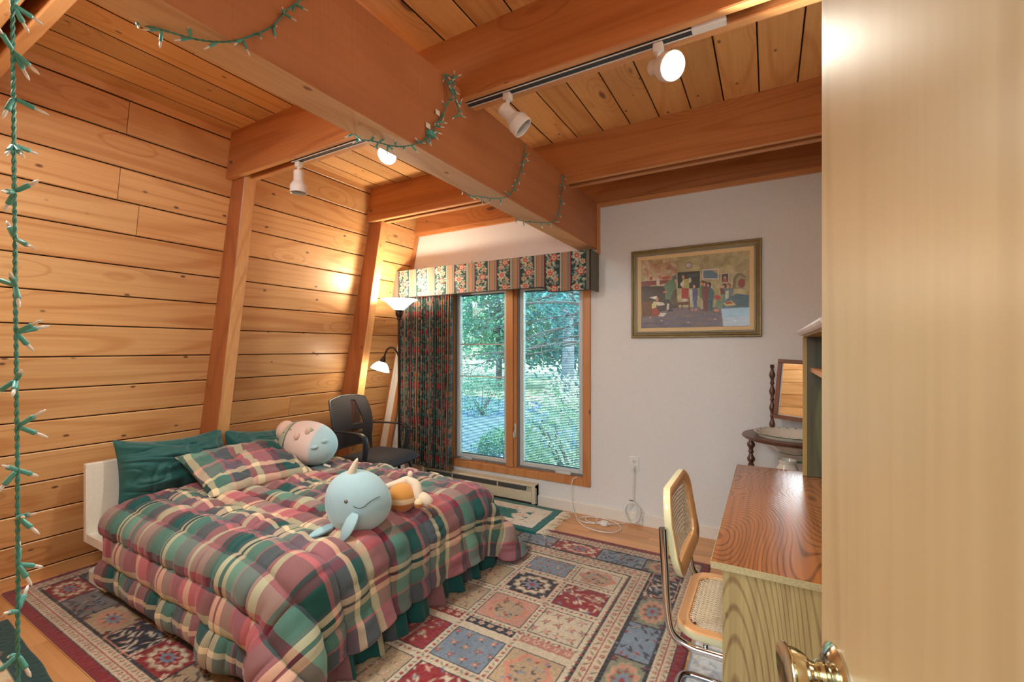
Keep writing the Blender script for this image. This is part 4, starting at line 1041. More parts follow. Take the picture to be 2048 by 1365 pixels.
# ---- framed painting
def picture():
    x0, x1, z0, z1 = -.918, -.040, 1.428, 2.092; yb = YF-.004; yf = YF-.034
    t = thing('framed_painting', 'framed painting of a village schoolroom on the pale wall', 'picture', ((x0+x1)/2, yb, z0))
    M_fr = plain('bronze_frame', L(134, 116, 76), .45, metal=.25, var=.12, bscale=30); M_liner = plain('linen_liner', L(226, 200, 152), .85); M_silv = plain('worn_silver_bead', L(150, 146, 128), .5, metal=.3)
    def ring(w0, w1, prof, nm, mat):
        """mitred frame; prof is a list of (inset, y) from outside in"""
        bm = NB(); rings = []
        for d, y in prof: rings.append([bm.verts.new(p) for p in ((x0+d, y, z0+d), (x1-d, y, z0+d), (x1-d, y, z1-d), (x0+d, y, z1-d))])
        for a, b in zip(rings, rings[1:]+rings[:1]):
            for i in range(4): bm.faces.new((a[i], a[(i+1) % 4], b[(i+1) % 4], b[i]))
        bmesh.ops.recalc_face_normals(bm, faces=bm.faces); return obj(nm, bm, mat, t, world=True)
    ring(0, 0, [(0, yb), (0, yf+.006), (.005, yf), (.012, yf), (.02, yf+.008), (.034, yf+.012), (.034, yb)], 'frame', M_fr)
    ring(0, 0, [(.0345, yb), (.0345, yf+.008), (.040, yf+.004), (.047, yf+.008), (.047, yb)], 'bead_moulding', M_silv)
    bm = NB()
    for i in range(64):
        for zz in (z0+.0405, z1-.0405): q = x0+.045+(x1-x0-.09)*i/63; box(bm, q-.004, q+.004, yf+.001, yf+.006, zz-.004, zz+.004)
    for i in range(47):
        for xx in (x0+.0405, x1-.0405): q = z0+.045+(z1-z0-.09)*i/46; box(bm, xx-.004, xx+.004, yf+.001, yf+.006, q-.004, q+.004)
    o = obj('bead', bm, M_silv, t, world=True); o['kind'] = 'stuff'
    ring(0, 0, [(.0475, yb), (.0475, yf+.010), (.074, yf+.014), (.074, yb)], 'liner', M_liner)
    W, Hh = x1-x0-.148, z1-z0-.148; c = Canvas(W, Hh, .0019, (176, 168, 124), 4)
    # plaster wall, warm left, grey green right
    for k in range(260): c.ell(W*c.r.rand(), Hh*.7*c.r.rand(), .04, .018, [(206, 196, 150), (150, 140, 98), (186, 176, 128), (168, 150, 108)][c.r.randint(4)], c.r.rand()*3, alpha=.35)
    for k in range(120): c.ell(W*.33*c.r.rand(), Hh*.4*c.r.rand(), .03, .012, [(226, 206, 186), (196, 150, 120), (160, 96, 76)][c.r.randint(3)], c.r.rand()*3, alpha=.35)
    def m(x, y):
        u = (x-188)/1302; tp = 330-115*u; bt = 1150-15*u; return (u*W, (y-tp)/(bt-tp)*Hh)
    def pl(col, *pts, **k): c.poly([m(*p) for p in pts], col, **k)
    def el(x, y, rx, ry, col, ang=0, **k): u, v = m(x, y); c.ell(u, v, rx/1302*W, ry/860*Hh, col, ang, **k)
    pl((118, 108, 116), (180, 1010), (620, 900), (1500, 900), (1500, 1150), (180, 1160))
    for k in range(160): c.ell(W*c.r.rand(), Hh*(.82+.18*c.r.rand()), .035, .008, [(96, 92, 112), (140, 128, 130), (104, 110, 136), (128, 112, 112)][c.r.randint(4)], 0, alpha=.4)
    pl((70, 62, 54), (180, 640), (480, 640), (640, 660), (660, 900), (200, 1010)); pl((140, 76, 62), (180, 585), (560, 560), (575, 600), (180, 650)); pl((112, 74, 40), (195, 830), (330, 820), (330, 1000), (195, 1005))
    el(510, 540, 55, 22, (176, 92, 76)); el(320, 545, 22, 26, (170, 100, 74)); el(410, 595, 22, 42, (214, 206, 190))
    el(793, 388, 42, 40, (126, 118, 112)); el(793, 388, 32, 30, (190, 186, 186))
    pl((52, 62, 60), (658, 475), (928, 458), (928, 668), (660, 668)); pl((78, 92, 90), (690, 500), (900, 490), (900, 520), (700, 560), alpha=.6)
    pl((206, 206, 196), (955, 440), (1150, 428), (1148, 566), (955, 560)); pl((96, 124, 146), (970, 455), (1136, 445), (1136, 552), (970, 548)); pl((178, 160, 110), (1060, 450), (1136, 445), (1136, 500))
    pl((196, 186, 168), (1170, 488), (1266, 482), (1264, 606), (1170, 606)); pl((62, 50, 54), (1184, 500), (1254, 495), (1252, 596), (1184, 596)); el(1218, 545, 16, 18, (206, 150, 120)); el(1218, 580, 26, 16, (170, 80, 70))
    pl((120, 110, 76), (1305, 680), (1308, 560), (1340, 500), (1400, 490), (1446, 530), (1446, 680)); pl((160, 158, 120), (1335, 676), (1340, 570), (1385, 515), (1446, 545), (1446, 676)); el(1403, 615, 38, 52, (146, 60, 50)); pl((146, 60, 50), (1372, 570), (1445, 570), (1430, 600), (1385, 600))
    # schoolmaster
    pl((108, 136, 104), (480, 640), (560, 560), (630, 560), (640, 650), (600, 810), (500, 800), (505, 700)); el(620, 545, 30, 34, (96, 108, 100)); el(636, 572, 14, 16, (206, 160, 130)); el(500, 712, 24, 14, (206, 140, 110)); pl((44, 56, 64), (520, 800), (580, 810), (560, 860), (525, 850)); pl((210, 206, 196), (525, 850), (555, 855), (545, 930), (520, 930)); el(565, 938, 45, 11, (38, 34, 36)); pl((96, 90, 66), (600, 700), (650, 680), (650, 880), (590, 860), (560, 830))
    # kneeling boy with paper hat
    pl((232, 228, 214), (292, 778), (398, 758), (392, 806)); el(398, 800, 18, 26, (206, 150, 120)); pl((214, 204, 150), (330, 860), (360, 820), (400, 840), (380, 920), (330, 910)); pl((214, 210, 196), (390, 830), (480, 840), (500, 870), (400, 880)); pl((160, 64, 48), (330, 915), (390, 900), (440, 980), (410, 1005), (335, 1000)); pl((214, 216, 206), (440, 965), (522, 968), (480, 1010), (412, 1005))
    # boy on the chair at the blackboard
    pl((110, 72, 40), (655, 840), (800, 830), (800, 870), (655, 870)); 
    for x in (662, 715, 800): pl((96, 62, 38), (x-6, 780 if x == 800 else 850), (x+6, 780 if x == 800 else 850), (x+8, 930), (x-6, 930))
    pl((170, 66, 50), (708, 660), (795, 660), (790, 795), (710, 795)); pl((184, 176, 116), (720, 560), (800, 550), (800, 670), (710, 665)); el(748, 525, 28, 26, (78, 52, 44)); el(728, 532, 14, 22, (214, 160, 130)); pl((216, 206, 186), (690, 610), (735, 570), (740, 640), (700, 645)); el(808, 570, 18, 32, (198, 200, 170)); pl((214, 206, 196), (716, 795), (770, 795), (765, 830), (718, 830))
    # group of pupils
    def kid(x, y, hgt, coat, trs, hair, w=40):
        pl(trs, (x-w*.7, y+hgt*.45), (x+w*.7, y+hgt*.45), (x+w*.6, y+hgt), (x-w*.5, y+hgt)); pl(coat, (x-w, y+hgt*.2), (x-w*.4, y+40), (x+w*.5, y+40), (x+w, y+hgt*.25), (x+w*.8, y+hgt*.62), (x-w*.8, y+hgt*.62)); el(x, y+16, 27, 31, hair); el(x-12, y+26, 14, 20, (214, 160, 132))
    pl((206, 206, 196), (800, 690), (845, 680), (830, 870), (812, 840))
    kid(872, 622, 320, (96, 104, 140), (86, 110, 150), (60, 44, 44), 34); el(840, 930, 16, 18, (206, 150, 120)); el(880, 930, 16, 18, (206, 150, 120))
    kid(960, 590, 330, (104, 140, 96), (190, 180, 140), (84, 56, 46), 40); kid(1050, 640, 300, (70, 108, 112), (60, 96, 104), (210, 200, 186), 46); kid(1035, 612, 330, (74, 110, 116), (70, 100, 108), (48, 42, 48), 40); kid(992, 600, 350, (122, 70, 66), (112, 62, 58), (98, 66, 50), 44)
    # seated pair and desk
    pl((112, 148, 118), (1120, 820), (1230, 800), (1180, 900), (1150, 930), (1110, 900)); kid(1212, 630, 190, (122, 70, 70), (112, 148, 118), (50, 44, 50), 52); kid(1262, 628, 190, (110, 130, 126), (110, 130, 126), (140, 112, 78), 56); pl((206, 210, 200), (1225, 710), (1260, 700), (1262, 790), (1220, 830)); el(1135, 785, 44, 26, (176, 80, 66), .5); el(1120, 940, 30, 16, (206, 150, 120))
    pl((70, 108, 124), (1190, 850), (1340, 740), (1480, 760), (1480, 1000), (1210, 1040)); 
    for k in range(60): el(1200+270*c.r.rand(), 780+230*c.r.rand(), 40, 7, [(60, 92, 110), (96, 132, 146), (80, 120, 130)][c.r.randint(3)], c.r.rand()*.6, alpha=.4)
    pl((206, 190, 130), (1190, 855), (1290, 820), (1345, 880), (1230, 892)); pl((150, 84, 60), (1215, 850), (1275, 832), (1310, 856), (1240, 870))
    for x, y in ((308, 1022), (455, 1058), (790, 1086), (1108, 1050), (1330, 1070), (1380, 700)): el(x, y, 12, 6, (214, 206, 196))
    c.grain(.22); c.noise(60, .10)
    def at(U, V_): return np.stack([x0+.074+U, np.full_like(U, yf+.016), z1-.074-V_], -1)
    me = shell_mesh('canvas', sheet(c, W, Hh, at)-np.array(t.location), -.008, c.a)
    mt = painted('varnished_oil_paint', .35, .5, 160, spec=.5, coat=.4); link('canvas', me, mt, t)
picture()

# ---- outlet and cords
M_plastic = plain('white_plastic', L(232, 232, 230), .35)
t = thing('outlet', 'white wall outlet with one plug in it, right of the window', 'outlet', (-.902, YF, .455))
bm = NB(); box(bm, -.938, -.866, YF-.007, YF-.001, .40, .515, .003, 2); obj('cover_plate', bm, M_plastic, t, world=True)
for zz in (.478, .437):
    bm = NB(); lathe(bm, [(.0165, 0), (.0165, .003), (.0155, .004), (0, .004)], 20, Matrix.Translation((-.902, YF-.007, zz)) @ Matrix.Rotation(PI/2, 4, 'X')); rc = obj('receptacle', bm, M_plastic, t, world=True)
    if zz > .46:
        bm = NB(); box(bm, -.909, -.907, YF-.0118, YF-.0108, zz-.002, zz+.008); box(bm, -.898, -.896, YF-.0118, YF-.0108, zz-.002, zz+.007); lathe(bm, [(.0028, 0), (.0028, .001), (0, .001)], 8, Matrix.Translation((-.902, YF-.0108, zz-.008)) @ Matrix.Rotation(PI/2, 4, 'X')); obj('slot', bm, M_black, rc, world=True)
t = thing('extension_cord', 'white cord from the outlet, coiled in a bundle by the baseboard', 'cord', (-.905, 3.42, .02))
bm = NB(); lathe(bm, [(.012, 0), (.015, .006), (.015, .02), (.010, .026), (0, .026)], 16, Matrix.Translation((-.902, YF-.012, .435)) @ Matrix.Rotation(PI/2, 4, 'X')); box(bm, -.909, -.895, YF-.034, YF-.02, .40, .432, .003); obj('plug', bm, M_plastic, t, smooth=True, world=True)
bm = NB(); tube(bm, smooth_path([(-.903, 3.44, .402), (-.905, 3.443, .33), (-.908, 3.44, .24), (-.908, 3.436, .188)], 6), .0032, 8); tube(bm, smooth_path([(-.900, 3.44, .402), (-.896, 3.445, .30), (-.903, 3.44, .22), (-.906, 3.437, .188)], 6), .0026, 8)
for k in range(5):
    c_ = Vector((-.905+.004*k-.008, 3.425-.004*k, .098)); a_, b_ = .038+.005*k, .082-.002*k
    tube(bm, [c_+Vector((a_*math.sin(q*2*PI/28)*(1+.15*math.cos(q*2*PI/28)), .002*math.sin(q*.9+k), b_*math.cos(q*2*PI/28))) for q in range(28)], .0032, 7, closed=True)
tube(bm, smooth_path([(-.93, 3.425, .02), (-.99, 3.39, .006), (-1.045, 3.345, .006), (-1.075, 3.332, .008)], 6), .003, 8); obj('cable', bm, M_plastic, t, smooth=True, world=True)
bm = NB(); tube(bm, [(-.925, 3.415, .188), (-.892, 3.415, .188)], .004, 6); obj('tie', bm, M_zinc, t, world=True)
t = thing('power_adapter_cord', 'white loose looped cord with a round adapter on the floor, rising to the window sill', 'cord', (-1.1, 3.3, 0))
bm = NB(); lathe(bm, [(.030, 0), (.034, .006), (.034, .018), (.028, .026), (0, .028)], 24, Matrix.Translation((-1.09, 3.315, .001))); box(bm, -1.135, -1.115, 3.305, 3.323, .004, .02, .003); box(bm, -1.068, -1.045, 3.318, 3.334, .004, .018, .003); obj('adapter', bm, M_plastic, t, smooth=True, world=True)
bm = NB(); loop = [(-1.36, 3.44, .298), (-1.395, 3.435, .27), (-1.405, 3.432, .20), (-1.402, 3.435, .10), (-1.385, 3.425, .03), (-1.345, 3.38, .006), (-1.29, 3.285, .006), (-1.20, 3.20, .006), (-1.08, 3.17, .006), (-.985, 3.20, .006), (-.955, 3.29, .006), (-1.02, 3.385, .006), (-1.14, 3.425, .006), (-1.25, 3.40, .006), (-1.30, 3.33, .008), (-1.25, 3.275, .010), (-1.17, 3.285, .008), (-1.125, 3.312, .008)]
tube(bm, smooth_path(loop, 8), .0034, 8); tube(bm, smooth_path([(-1.125, 3.316, .010), (-1.16, 3.335, .012), (-1.17, 3.39, .010), (-1.22, 3.405, .010), (-1.255, 3.36, .010), (-1.225, 3.31, .008), (-1.16, 3.30, .009)], 7), .003, 8); obj('cable', bm, M_plastic, t, smooth=True, world=True)
bm = NB(); box(bm, -.872, -.832, 3.43, 3.4475, .012, .062, .004); t2 = thing('wall_jack', 'small white jack box on the baseboard under the outlet', 'jack box', (-.852, 3.44, .03)); obj('box', bm, M_plastic, t2, world=True)

# ================================================================== FLOOR LAMP
M_bronze = plain('dark_bronze_metal', L(58, 48, 44), .35, metal=.7)
M_shade = plain('frosted_lit_glass', (1, .93, .82), .4, emis=(1, .86, .66), es=5.0)
LX, LY = -2.87, 2.975
t = thing('floor_lamp', 'lit dark bronze torchiere floor lamp with a side reading arm, left of the curtain', 'lamp', (LX, LY, 0))
bm = NB(); lathe(bm, [(.125, 0), (.125, .012), (.11, .022), (.03, .035), (.016, .06), (.016, .07)], 28); obj('base', bm, M_bronze, t, smooth=True)
bm = NB(); tube(bm, [(0, 0, .06), (0, 0, 1.63)], .0125, 14); obj('pole', bm, M_bronze, t, smooth=True)
bm = NB(); lathe(bm, [(.013, 1.60), (.02, 1.61), (.017, 1.625), (.03, 1.645), (.034, 1.665), (.03, 1.678), (.04, 1.684), (.04, 1.69), (.0, 1.69)], 20); obj('finial', bm, M_bronze, t, smooth=True)
bm = NB(); lathe(bm, [(.035, 1.691), (.05, 1.70), (.085, 1.735), (.12, 1.765), (.160, 1.782), (.162, 1.786), (.118, 1.771), (.082, 1.741), (.048, 1.706), (.034, 1.697)], 36, cap=False); obj('shade', bm, M_shade, t, smooth=True)
bm = NB(); ellipsoid(bm, (0, 0, 1.74), (.03, .03, .035), 16, 12); obj('bulb', bm, plain('hot_bulb', (1, .95, .85), .4, emis=(1, .9, .72), es=25), t)
# reading arm swings to the left (towards the wall)
ar = Vector((-math.cos(YAW), -math.sin(YAW), 0))
hp = [Vector((0, 0, 1.26)), Vector((0, 0, 1.26))+ar*.018+Vector((0, 0, .05)), ar*.055+Vector((0, 0, 1.355)), ar*.10+Vector((0, 0, 1.345)), ar*.125+Vector((0, 0, 1.30)), ar*.13+Vector((0, 0, 1.27))]
bm = NB(); tube(bm, smooth_path(hp, 7), .008, 10); obj('arm', bm, M_bronze, t, smooth=True)
Mh = Matrix.Translation(ar*.135+Vector((0, 0, 1.27))) @ Matrix.Rotation(YAW, 4, 'Z') @ Matrix.Rotation(math.radians(18), 4, 'Y') @ Matrix.Rotation(PI, 4, 'X')
bm = NB(); lathe(bm, [(.009, -.01), (.016, 0), (.016, .012), (.023, .022), (.023, .04), (.03, .045), (.0, .045)], 18, Mh); obj('socket', bm, M_bronze, t, smooth=True)
bm = NB(); lathe(bm, [(.028, .046), (.045, .056), (.07, .085), (.085, .12), (.083, .12), (.068, .087), (.043, .06), (.027, .05)], 32, Mh, cap=False); obj('reading_shade', bm, M_shade, t, smooth=True)
bm = NB(); tube(bm, [(0, -.013, .9), (0, -.013, 1.2)], .002, 6); obj('wire', bm, M_bronze, t)
light('torchiere_bulb', 'POINT', (LX, LY, 1.83), 27, (1, .84, .62), shadow_soft_size=.05)
light('reading_bulb', 'POINT', tuple(Vector((LX, LY, 1.0))+ar*.17+Vector((0, 0, .125))), 6, (1, .84, .62), shadow_soft_size=.05)

# ================================================================== OFFICE CHAIR
M_mesh = plain('black_mesh_fabric', L(36, 33, 38), .75, bump=.3, bscale=900); M_blk = plain('black_nylon', L(34, 35, 40), .4); M_seat = plain('charcoal_upholstery', L(40, 38, 44), .8, bump=.2, bscale=500)
m_, t_, b_ = nmat('see_through_mesh'); M_see = m_
b_.inputs['Base Color'].default_value = (*L(44, 42, 46), 1); b_.inputs['Alpha'].default_value = .42; b_.inputs['Roughness'].default_value = .8
ch_ = thing('office_chair', 'black mesh-backed office chair with arms behind the far side of the bed', 'chair', (-2.87, 2.735, 0), math.radians(6))
# local: faces +X, width along Y
def ochair():
    t = ch_
    n = 28; u = np.linspace(-1, 1, n); v = np.linspace(0, 1, n)
    def back(U, V_):      # curved back: U across, V up
        hw = (.232-.022*(V_-.55)**2*4)*(1-.10*np.clip(V_-.75, 0, 1)*4*.25)
        x = -.285-.06*V_+.035*np.sin(PI*V_)*1.0-.03*(1-U**2)
        return np.stack([x, U*hw, .50+.435*V_-.028*(U**2)*V_], -1)
    V_, U = np.meshgrid(v, u, indexing='ij'); P = back(U, V_)
    H = W = n
    # cut the see-through trapezoid and two slots out of the solid shell
    def solid(a, b):
        if .42 < b < .90:
            k = (b-.42)/.48; return not (-.02-.02*k+.0 < a-(-.0) < 0) if False else not (.02+.16*k < a < .62-.22*k)
        if .25 < b < .31 and -.2 < a < .6: return False
        if .0 < b < .06 and False: return False
        return True
    bmS, bmM = NB(), NB()
    for bmx, want, off in ((bmS, True, 0), (bmM, False, .0)):
        n2 = 56; us = np.linspace(-1, 1, n2+1); vs_ = np.linspace(0, 1, n2+1); vt = {}
        def g(i, j):
            if (i, j) not in vt: vt[(i, j)] = bmx.verts.new(back(np.array(us[i]), np.array(vs_[j])))
            return vt[(i, j)]
        for i in range(n2):
            for j in range(n2):
                if solid((us[i]+us[i+1])/2, (vs_[j]+vs_[j+1])/2) == want: bmx.faces.new((g(i, j), g(i+1, j), g(i+1, j+1), g(i, j+1)))
    o = obj('back', bmS, M_mesh, t, smooth=True); s = o.modifiers.new('th', 'SOLIDIFY'); s.thickness = .012; s.offset = 0
    o = obj('back_mesh_window', bmM, M_see, t, smooth=True)
    # rim
    rim = [back(np.array(-1.0), np.array(q)) for q in np.linspace(0, 1, 12)]+[back(np.array(q), np.array(1.0)) for q in np.linspace(-1, 1, 12)][1:]+[back(np.array(1.0), np.array(q)) for q in np.linspace(1, 0, 12)][1:]+[back(np.array(q), np.array(0.0)) for q in np.linspace(1, -1, 12)][1:-1]
    bm = NB(); tube(bm, [Vector(p) for p in rim], .009, 8, closed=True); obj('back_frame', bm, M_blk, t, smooth=True)
    # seat cushion with waterfall front
    n3 = 24; Z = np.zeros((n3, n3, 3)); a = np.linspace(-1, 1, n3); A, B = np.meshgrid(a, a)
    r = np.power(np.clip(1-np.abs(A)**5, 0, 1), .4)*np.power(np.clip(1-np.abs(B)**5, 0, 1), .4)
    X = .005+A*.245-.0*B; Y = B*(.245-.0*A); F = np.stack([X, Y, .415+.052*r-.02*np.clip(A-.4, 0, 1)**2*2+.012*np.abs(B)**2], -1); G = np.stack([X, Y, .412-.030*r-.02*np.clip(A-.4, 0, 1)**2*2+.012*np.abs(B)**2], -1)
    me = grid_mesh('seat', np.concatenate([F, G[::-1], F[:1]], 0)); me.shade_smooth(); link('seat', me, M_seat, t)
    bm = NB(); box(bm, -.19, .17, -.2, .2, .365, .385, .006); obj('seat_pan', bm, M_blk, t)
    for s in (-1, 1):
        bm = NB(); P = smooth_path([(-.30, s*.255, .665), (-.12, s*.27, .672), (.03, s*.272, .668), (.085, s*.27, .645), (.10, s*.268, .60), (.085, s*.262, .50), (.06, s*.255, .40)], 6)
        tube(bm, P, [.016+.014*min(1, max(0, (i-6)/12)) for i in range(len(P))], 10, flat=.5); obj('armrest', bm, M_blk, t, smooth=True)
        bm = NB(); P = smooth_path([(-.25, s*.225, .39), (-.285, s*.235, .43), (-.30, s*.238, .52), (-.30, s*.24, .66)], 5); tube(bm, P, .013, 8); obj('upright', bm, M_blk, t, smooth=True)
        bm = NB(); tube(bm, smooth_path([(-.16, s*.18, .375), (-.20, s*.22, .36), (-.26, s*.235, .02), (-.27, s*.236, .012)], 5), .0125, 10); obj('leg', bm, M_blk, t, smooth=True)
        bm = NB(); tube(bm, smooth_path([(.10, s*.18, .375), (.15, s*.22, .36), (.235, s*.235, .02), (.24, s*.236, .012)], 5), .0125, 10); obj('leg', bm, M_blk, t, smooth=True)
        bm = NB(); box(bm, -.18, .16, s*.19-.012, s*.19+.012, .352, .366, .003); obj('rail', bm, M_blk, t)
ochair()
# ================================================================== DESK
M_desk_top = wood('varnished_fir_ply_top', L(178, 110, 58), L(100, 54, 26), L(56, 30, 18), axis=1, knots=.5, rings=95, grain=1.25, rough=.22, coat=.6, along=.4, kscale=5.0, vary=0)
M_desk_side = wood('raw_fir_ply_side', L(176, 156, 104), L(108, 74, 40), L(84, 46, 30), axis=2, knots=.5, rings=85, grain=1.1, rough=.6, along=.16, kscale=4.5, vary=.04)
M_ply_edge = plain('ply_edge', L(176, 160, 118), .7, bump=.3, bscale=200, var=.15)
desk = thing('desk', 'plywood desk with a varnished reddish top beside the open door', 'desk', (.16, 1.97, 0))
bm = NB(); box(bm, -.141, .455, 1.372, 2.585, .7325, .752, .0015); obj('desktop', bm, M_desk_top, desk, world=True)
bm = NB(); box(bm, -.1425, -.1412, 1.371, 2.586, .733, .7515); box(bm, -.1412, .455, 1.3705, 1.3718, .733, .7515); obj('edge_band', bm, M_ply_edge, desk, world=True)
for y0 in (1.385, 2.545):
    bm = NB(); box(bm, -.112, .45, y0, y0+.02, 0, .732, .001); obj('side_panel', bm, M_desk_side, desk, world=True)
    bm = NB(); box(bm, -.1132, -.1122, y0+.001, y0+.019, .002, .731); obj('panel_edge', bm, M_ply_edge, desk, world=True)
bm = NB(); box(bm, .43, .449, 1.4055, 2.5445, .35, .732); obj('modesty_panel', bm, M_desk_side, desk, world=True)
M_hutch = wood('green_stained_wood', L(110, 112, 74), L(72, 64, 44), L(40, 40, 30), axis=2, knots=.3, rings=8, grain=1.1, rough=.4, vary=.03)
M_hutch_edge = wood('hutch_edge', L(172, 142, 78), L(140, 110, 58), L(70, 60, 40), axis=2, knots=.1, rings=8, rough=.4, vary=0)
M_grey_cap = plain('worn_white_cap', L(206, 200, 200), .5, var=.1, bscale=20)
hu = thing('desk_hutch', 'tall open shelf unit standing on the desk, mostly behind the door edge', 'shelf', (.29, 1.97, .753))
for y0 in (1.44, 2.495):
    bm = NB(); box(bm, .157, .44, y0, y0+.02, .753, 1.402, .001); obj('side_panel', bm, M_hutch, hu, world=True)
    bm = NB(); box(bm, .138, .1565, y0, y0+.02, .753, 1.402, .002); obj('front_stile', bm, M_hutch_edge, hu, world=True)
bm = NB(); box(bm, .44, .452, 1.44, 2.515, .753, 1.402); obj('back_panel', bm, M_hutch, hu, world=True)
for zz in (1.24, 1.02):
    bm = NB(); box(bm, .168 if zz > 1.2 else .26, .439, 1.4605, 2.4945, zz, zz+.02, .001); obj('shelf', bm, M_trim_x if zz > 1.2 else M_hutch, hu, world=True)
bm = NB(); box(bm, .139, .4535, 1.439, 2.516, 1.4025, 1.409); obj('top_panel', bm, M_hutch_edge, hu, world=True)
bm = NB(); prism(bm, [(.128, 1.4095), (.120, 1.416), (.116, 1.424), (.116, 1.430), (.128, 1.436), (.455, 1.436), (.455, 1.4095)], 1.42, 2.535, 'Y'); obj('cornice_cap', bm, M_grey_cap, hu, world=True)

# ================================================================== WASHSTAND
M_walnut = wood('dark_turned_wood', L(104, 62, 44), L(66, 36, 26), L(40, 22, 18), axis=2, knots=.05, rings=8, rough=.35, coat=.3, vary=.04)
M_mirror = plain('mirror_silver', (.86, .86, .86), .02, metal=1)
M_ceramic = plain('cream_glazed_ceramic', L(232, 222, 208), .2, coat=.6)
M_green_gl = plain('green_glaze', L(74, 104, 74), .25, coat=.5)
CXw, CYw = .125, 3.17
ws = thing('washstand', 'dark turned wood washstand with a round top and a swinging mirror', 'washstand', (CXw, CYw, 0), math.radians(-18))
bm = NB(); lathe(bm, [(.205, .800), (.262, .800), (.272, .806), (.274, .813), (.268, .820), (.205, .820)], 48); 
# close the ring inside
ed = [e for e in bm.edges if e.is_boundary]
bm.free(); bm = NB()
pr = [(.192, .800), (.262, .800), (.272, .806), (.274, .813), (.268, .820), (.192, .820), (.192, .800)]
lathe(bm, pr, 48, cap=False); obj('top', bm, M_walnut, ws, smooth=True)
def turned(x, y, z0, z1, r, n, seed, name='leg'):
    prof = [(r*.8, z0)]; h = (z1-z0)/n
    for i in range(n):
        b = z0+i*h; prof += [(r*.55, b+h*.10), (r, b+h*.28), (r*1.05, b+h*.42), (r*.6, b+h*.62), (r*.5, b+h*.78), (r*.85, b+h*.86), (r*.6, b+h*.95)]
    prof += [(r*.8, z1)]
    bm = NB(); lathe(bm, prof, 16, Matrix.Translation((x, y, 0))); return obj(name, bm, M_walnut, ws, smooth=True)
for a in (190, 70, 310):
    turned(.225*math.cos(math.radians(a)), .225*math.sin(math.radians(a)), .62, .7995, .022, 2, 1); 
    bm = NB(); x, y = .225*math.cos(math.radians(a)), .225*math.sin(math.radians(a)); lathe(bm, [(.02, 0), (.016, .02), (.014, .3), (.018, .33), (.018, .6195)], 14, Matrix.Translation((x, y, 0))); obj('leg', bm, M_walnut, ws, smooth=True)
bm = NB(); lathe(bm, [(.0, .50), (.215, .50), (.22, .507), (.215, .515), (0, .515)], 36); obj('lower_shelf', bm, M_walnut, ws, smooth=True)
for x in (-.157, .157): turned(x, .137, .8205, 1.245, .0165, 4, 2, 'mirror_post')
Mm = Matrix.Translation((-.0, .137, 1.085)) @ Matrix.Rotation(math.radians(-5), 4, 'X') @ Matrix.Rotation(math.radians(3), 4, 'Y')
def mbox(nm, mat, *a): b = NB(); box(b, *a, M=Mm); return obj(nm, b, mat, ws)
bm = NB()
for a in ((-.134, .134, -.012, .008, .165, .190), (-.134, .134, -.012, .008, -.190, -.165), (-.134, -.110, -.012, .008, -.165, .165), (.110, .134, -.012, .008, -.165, .165)): box(bm, *a, bev=.002, M=Mm)
obj('mirror_frame', bm, wood('mirror_frame_wood', L(132, 78, 50), L(92, 50, 32), L(50, 28, 20), axis=2, knots=0, rings=6, vary=0), ws)
mbox('mirror_glass', M_mirror, -.110, .110, .0, .006, -.165, .165)
bm = NB()
for a in ((-.110, -.104, -.003, -.0005, -.165, .165), (.104, .110, -.003, -.0005, -.165, .165), (-.104, .104, -.003, -.0005, -.165, -.160)): box(bm, *a, M=Mm)
obj('mirror_bevel', bm, M_alu, ws)
bw = thing('wash_basin', 'white ceramic wash basin with green leaf rim set in the washstand', 'basin', (CXw, CYw, .722))
bm = NB(); lathe(bm, [(0, 0), (.07, 0), (.078, .004), (.13, .040), (.172, .078), (.186, .098), (.204, .112), (.206, .118), (.200, .120), (.182, .106), (.165, .084), (.12, .046), (.07, .014), (0, .012)], 44, cap=False); obj('bowl', bm, M_ceramic, bw, smooth=True)
bm = NB(); tube(bm, [(.206*math.cos(q*PI/24), .206*math.sin(q*PI/24), .117) for q in range(48)], .0028, 6, closed=True); obj('green_rim', bm, M_green_gl, bw, smooth=True)
bm = NB(); tube(bm, [(.0765*math.cos(q*PI/18), .0765*math.sin(q*PI/18), .003) for q in range(36)], .003, 6, closed=True); obj('foot_ring', bm, M_green_gl, bw, smooth=True)
bm = NB()
for k in range(26):
    a = k*2*PI/26
    for (rr, zz, s) in ((.192, .1165, 1), (.181, .0945, -1)):
        Mx = Matrix.Rotation(a+(.06 if s < 0 else 0), 4, 'Z') @ Matrix.Translation((rr if s > 0 else rr+.006, 0, zz if s > 0 else zz-.006)) @ Matrix.Rotation(.7 if s > 0 else -1.0, 4, 'Y') @ Matrix.Rotation(.6 if k % 2 else -.6, 4, 'Z')
        bmesh.ops.transform(bm, matrix=Mx, verts=ellipsoid(bm, (0, 0, 0), (.0085, .0035, .0012), 8, 5))
o = obj('leaf_decoration', bm, M_green_gl, bw, smooth=True)
pi = thing('ceramic_pitcher', 'cream pitcher with green handle on the lower shelf of the washstand', 'pitcher', (CXw-.03, CYw-.06, .5155))
bm = NB(); lathe(bm, [(0, 0), (.05, 0), (.055, .006), (.072, .05), (.074, .085), (.055, .125), (.042, .15), (.05, .175), (.047, .175), (.038, .15), (0, .14)], 28); obj('jug', bm, M_ceramic, pi, smooth=True)
bm = NB(); tube(bm, smooth_path([(.048, 0, .165), (.09, 0, .165), (.10, 0, .12), (.07, 0, .07)], 6), .006, 8); obj('handle', bm, M_green_gl, pi, smooth=True)
sd = thing('soap_dish', 'small cream soap dish leaning on the lower washstand shelf', 'dish', (CXw-.13, CYw-.12, .5155))
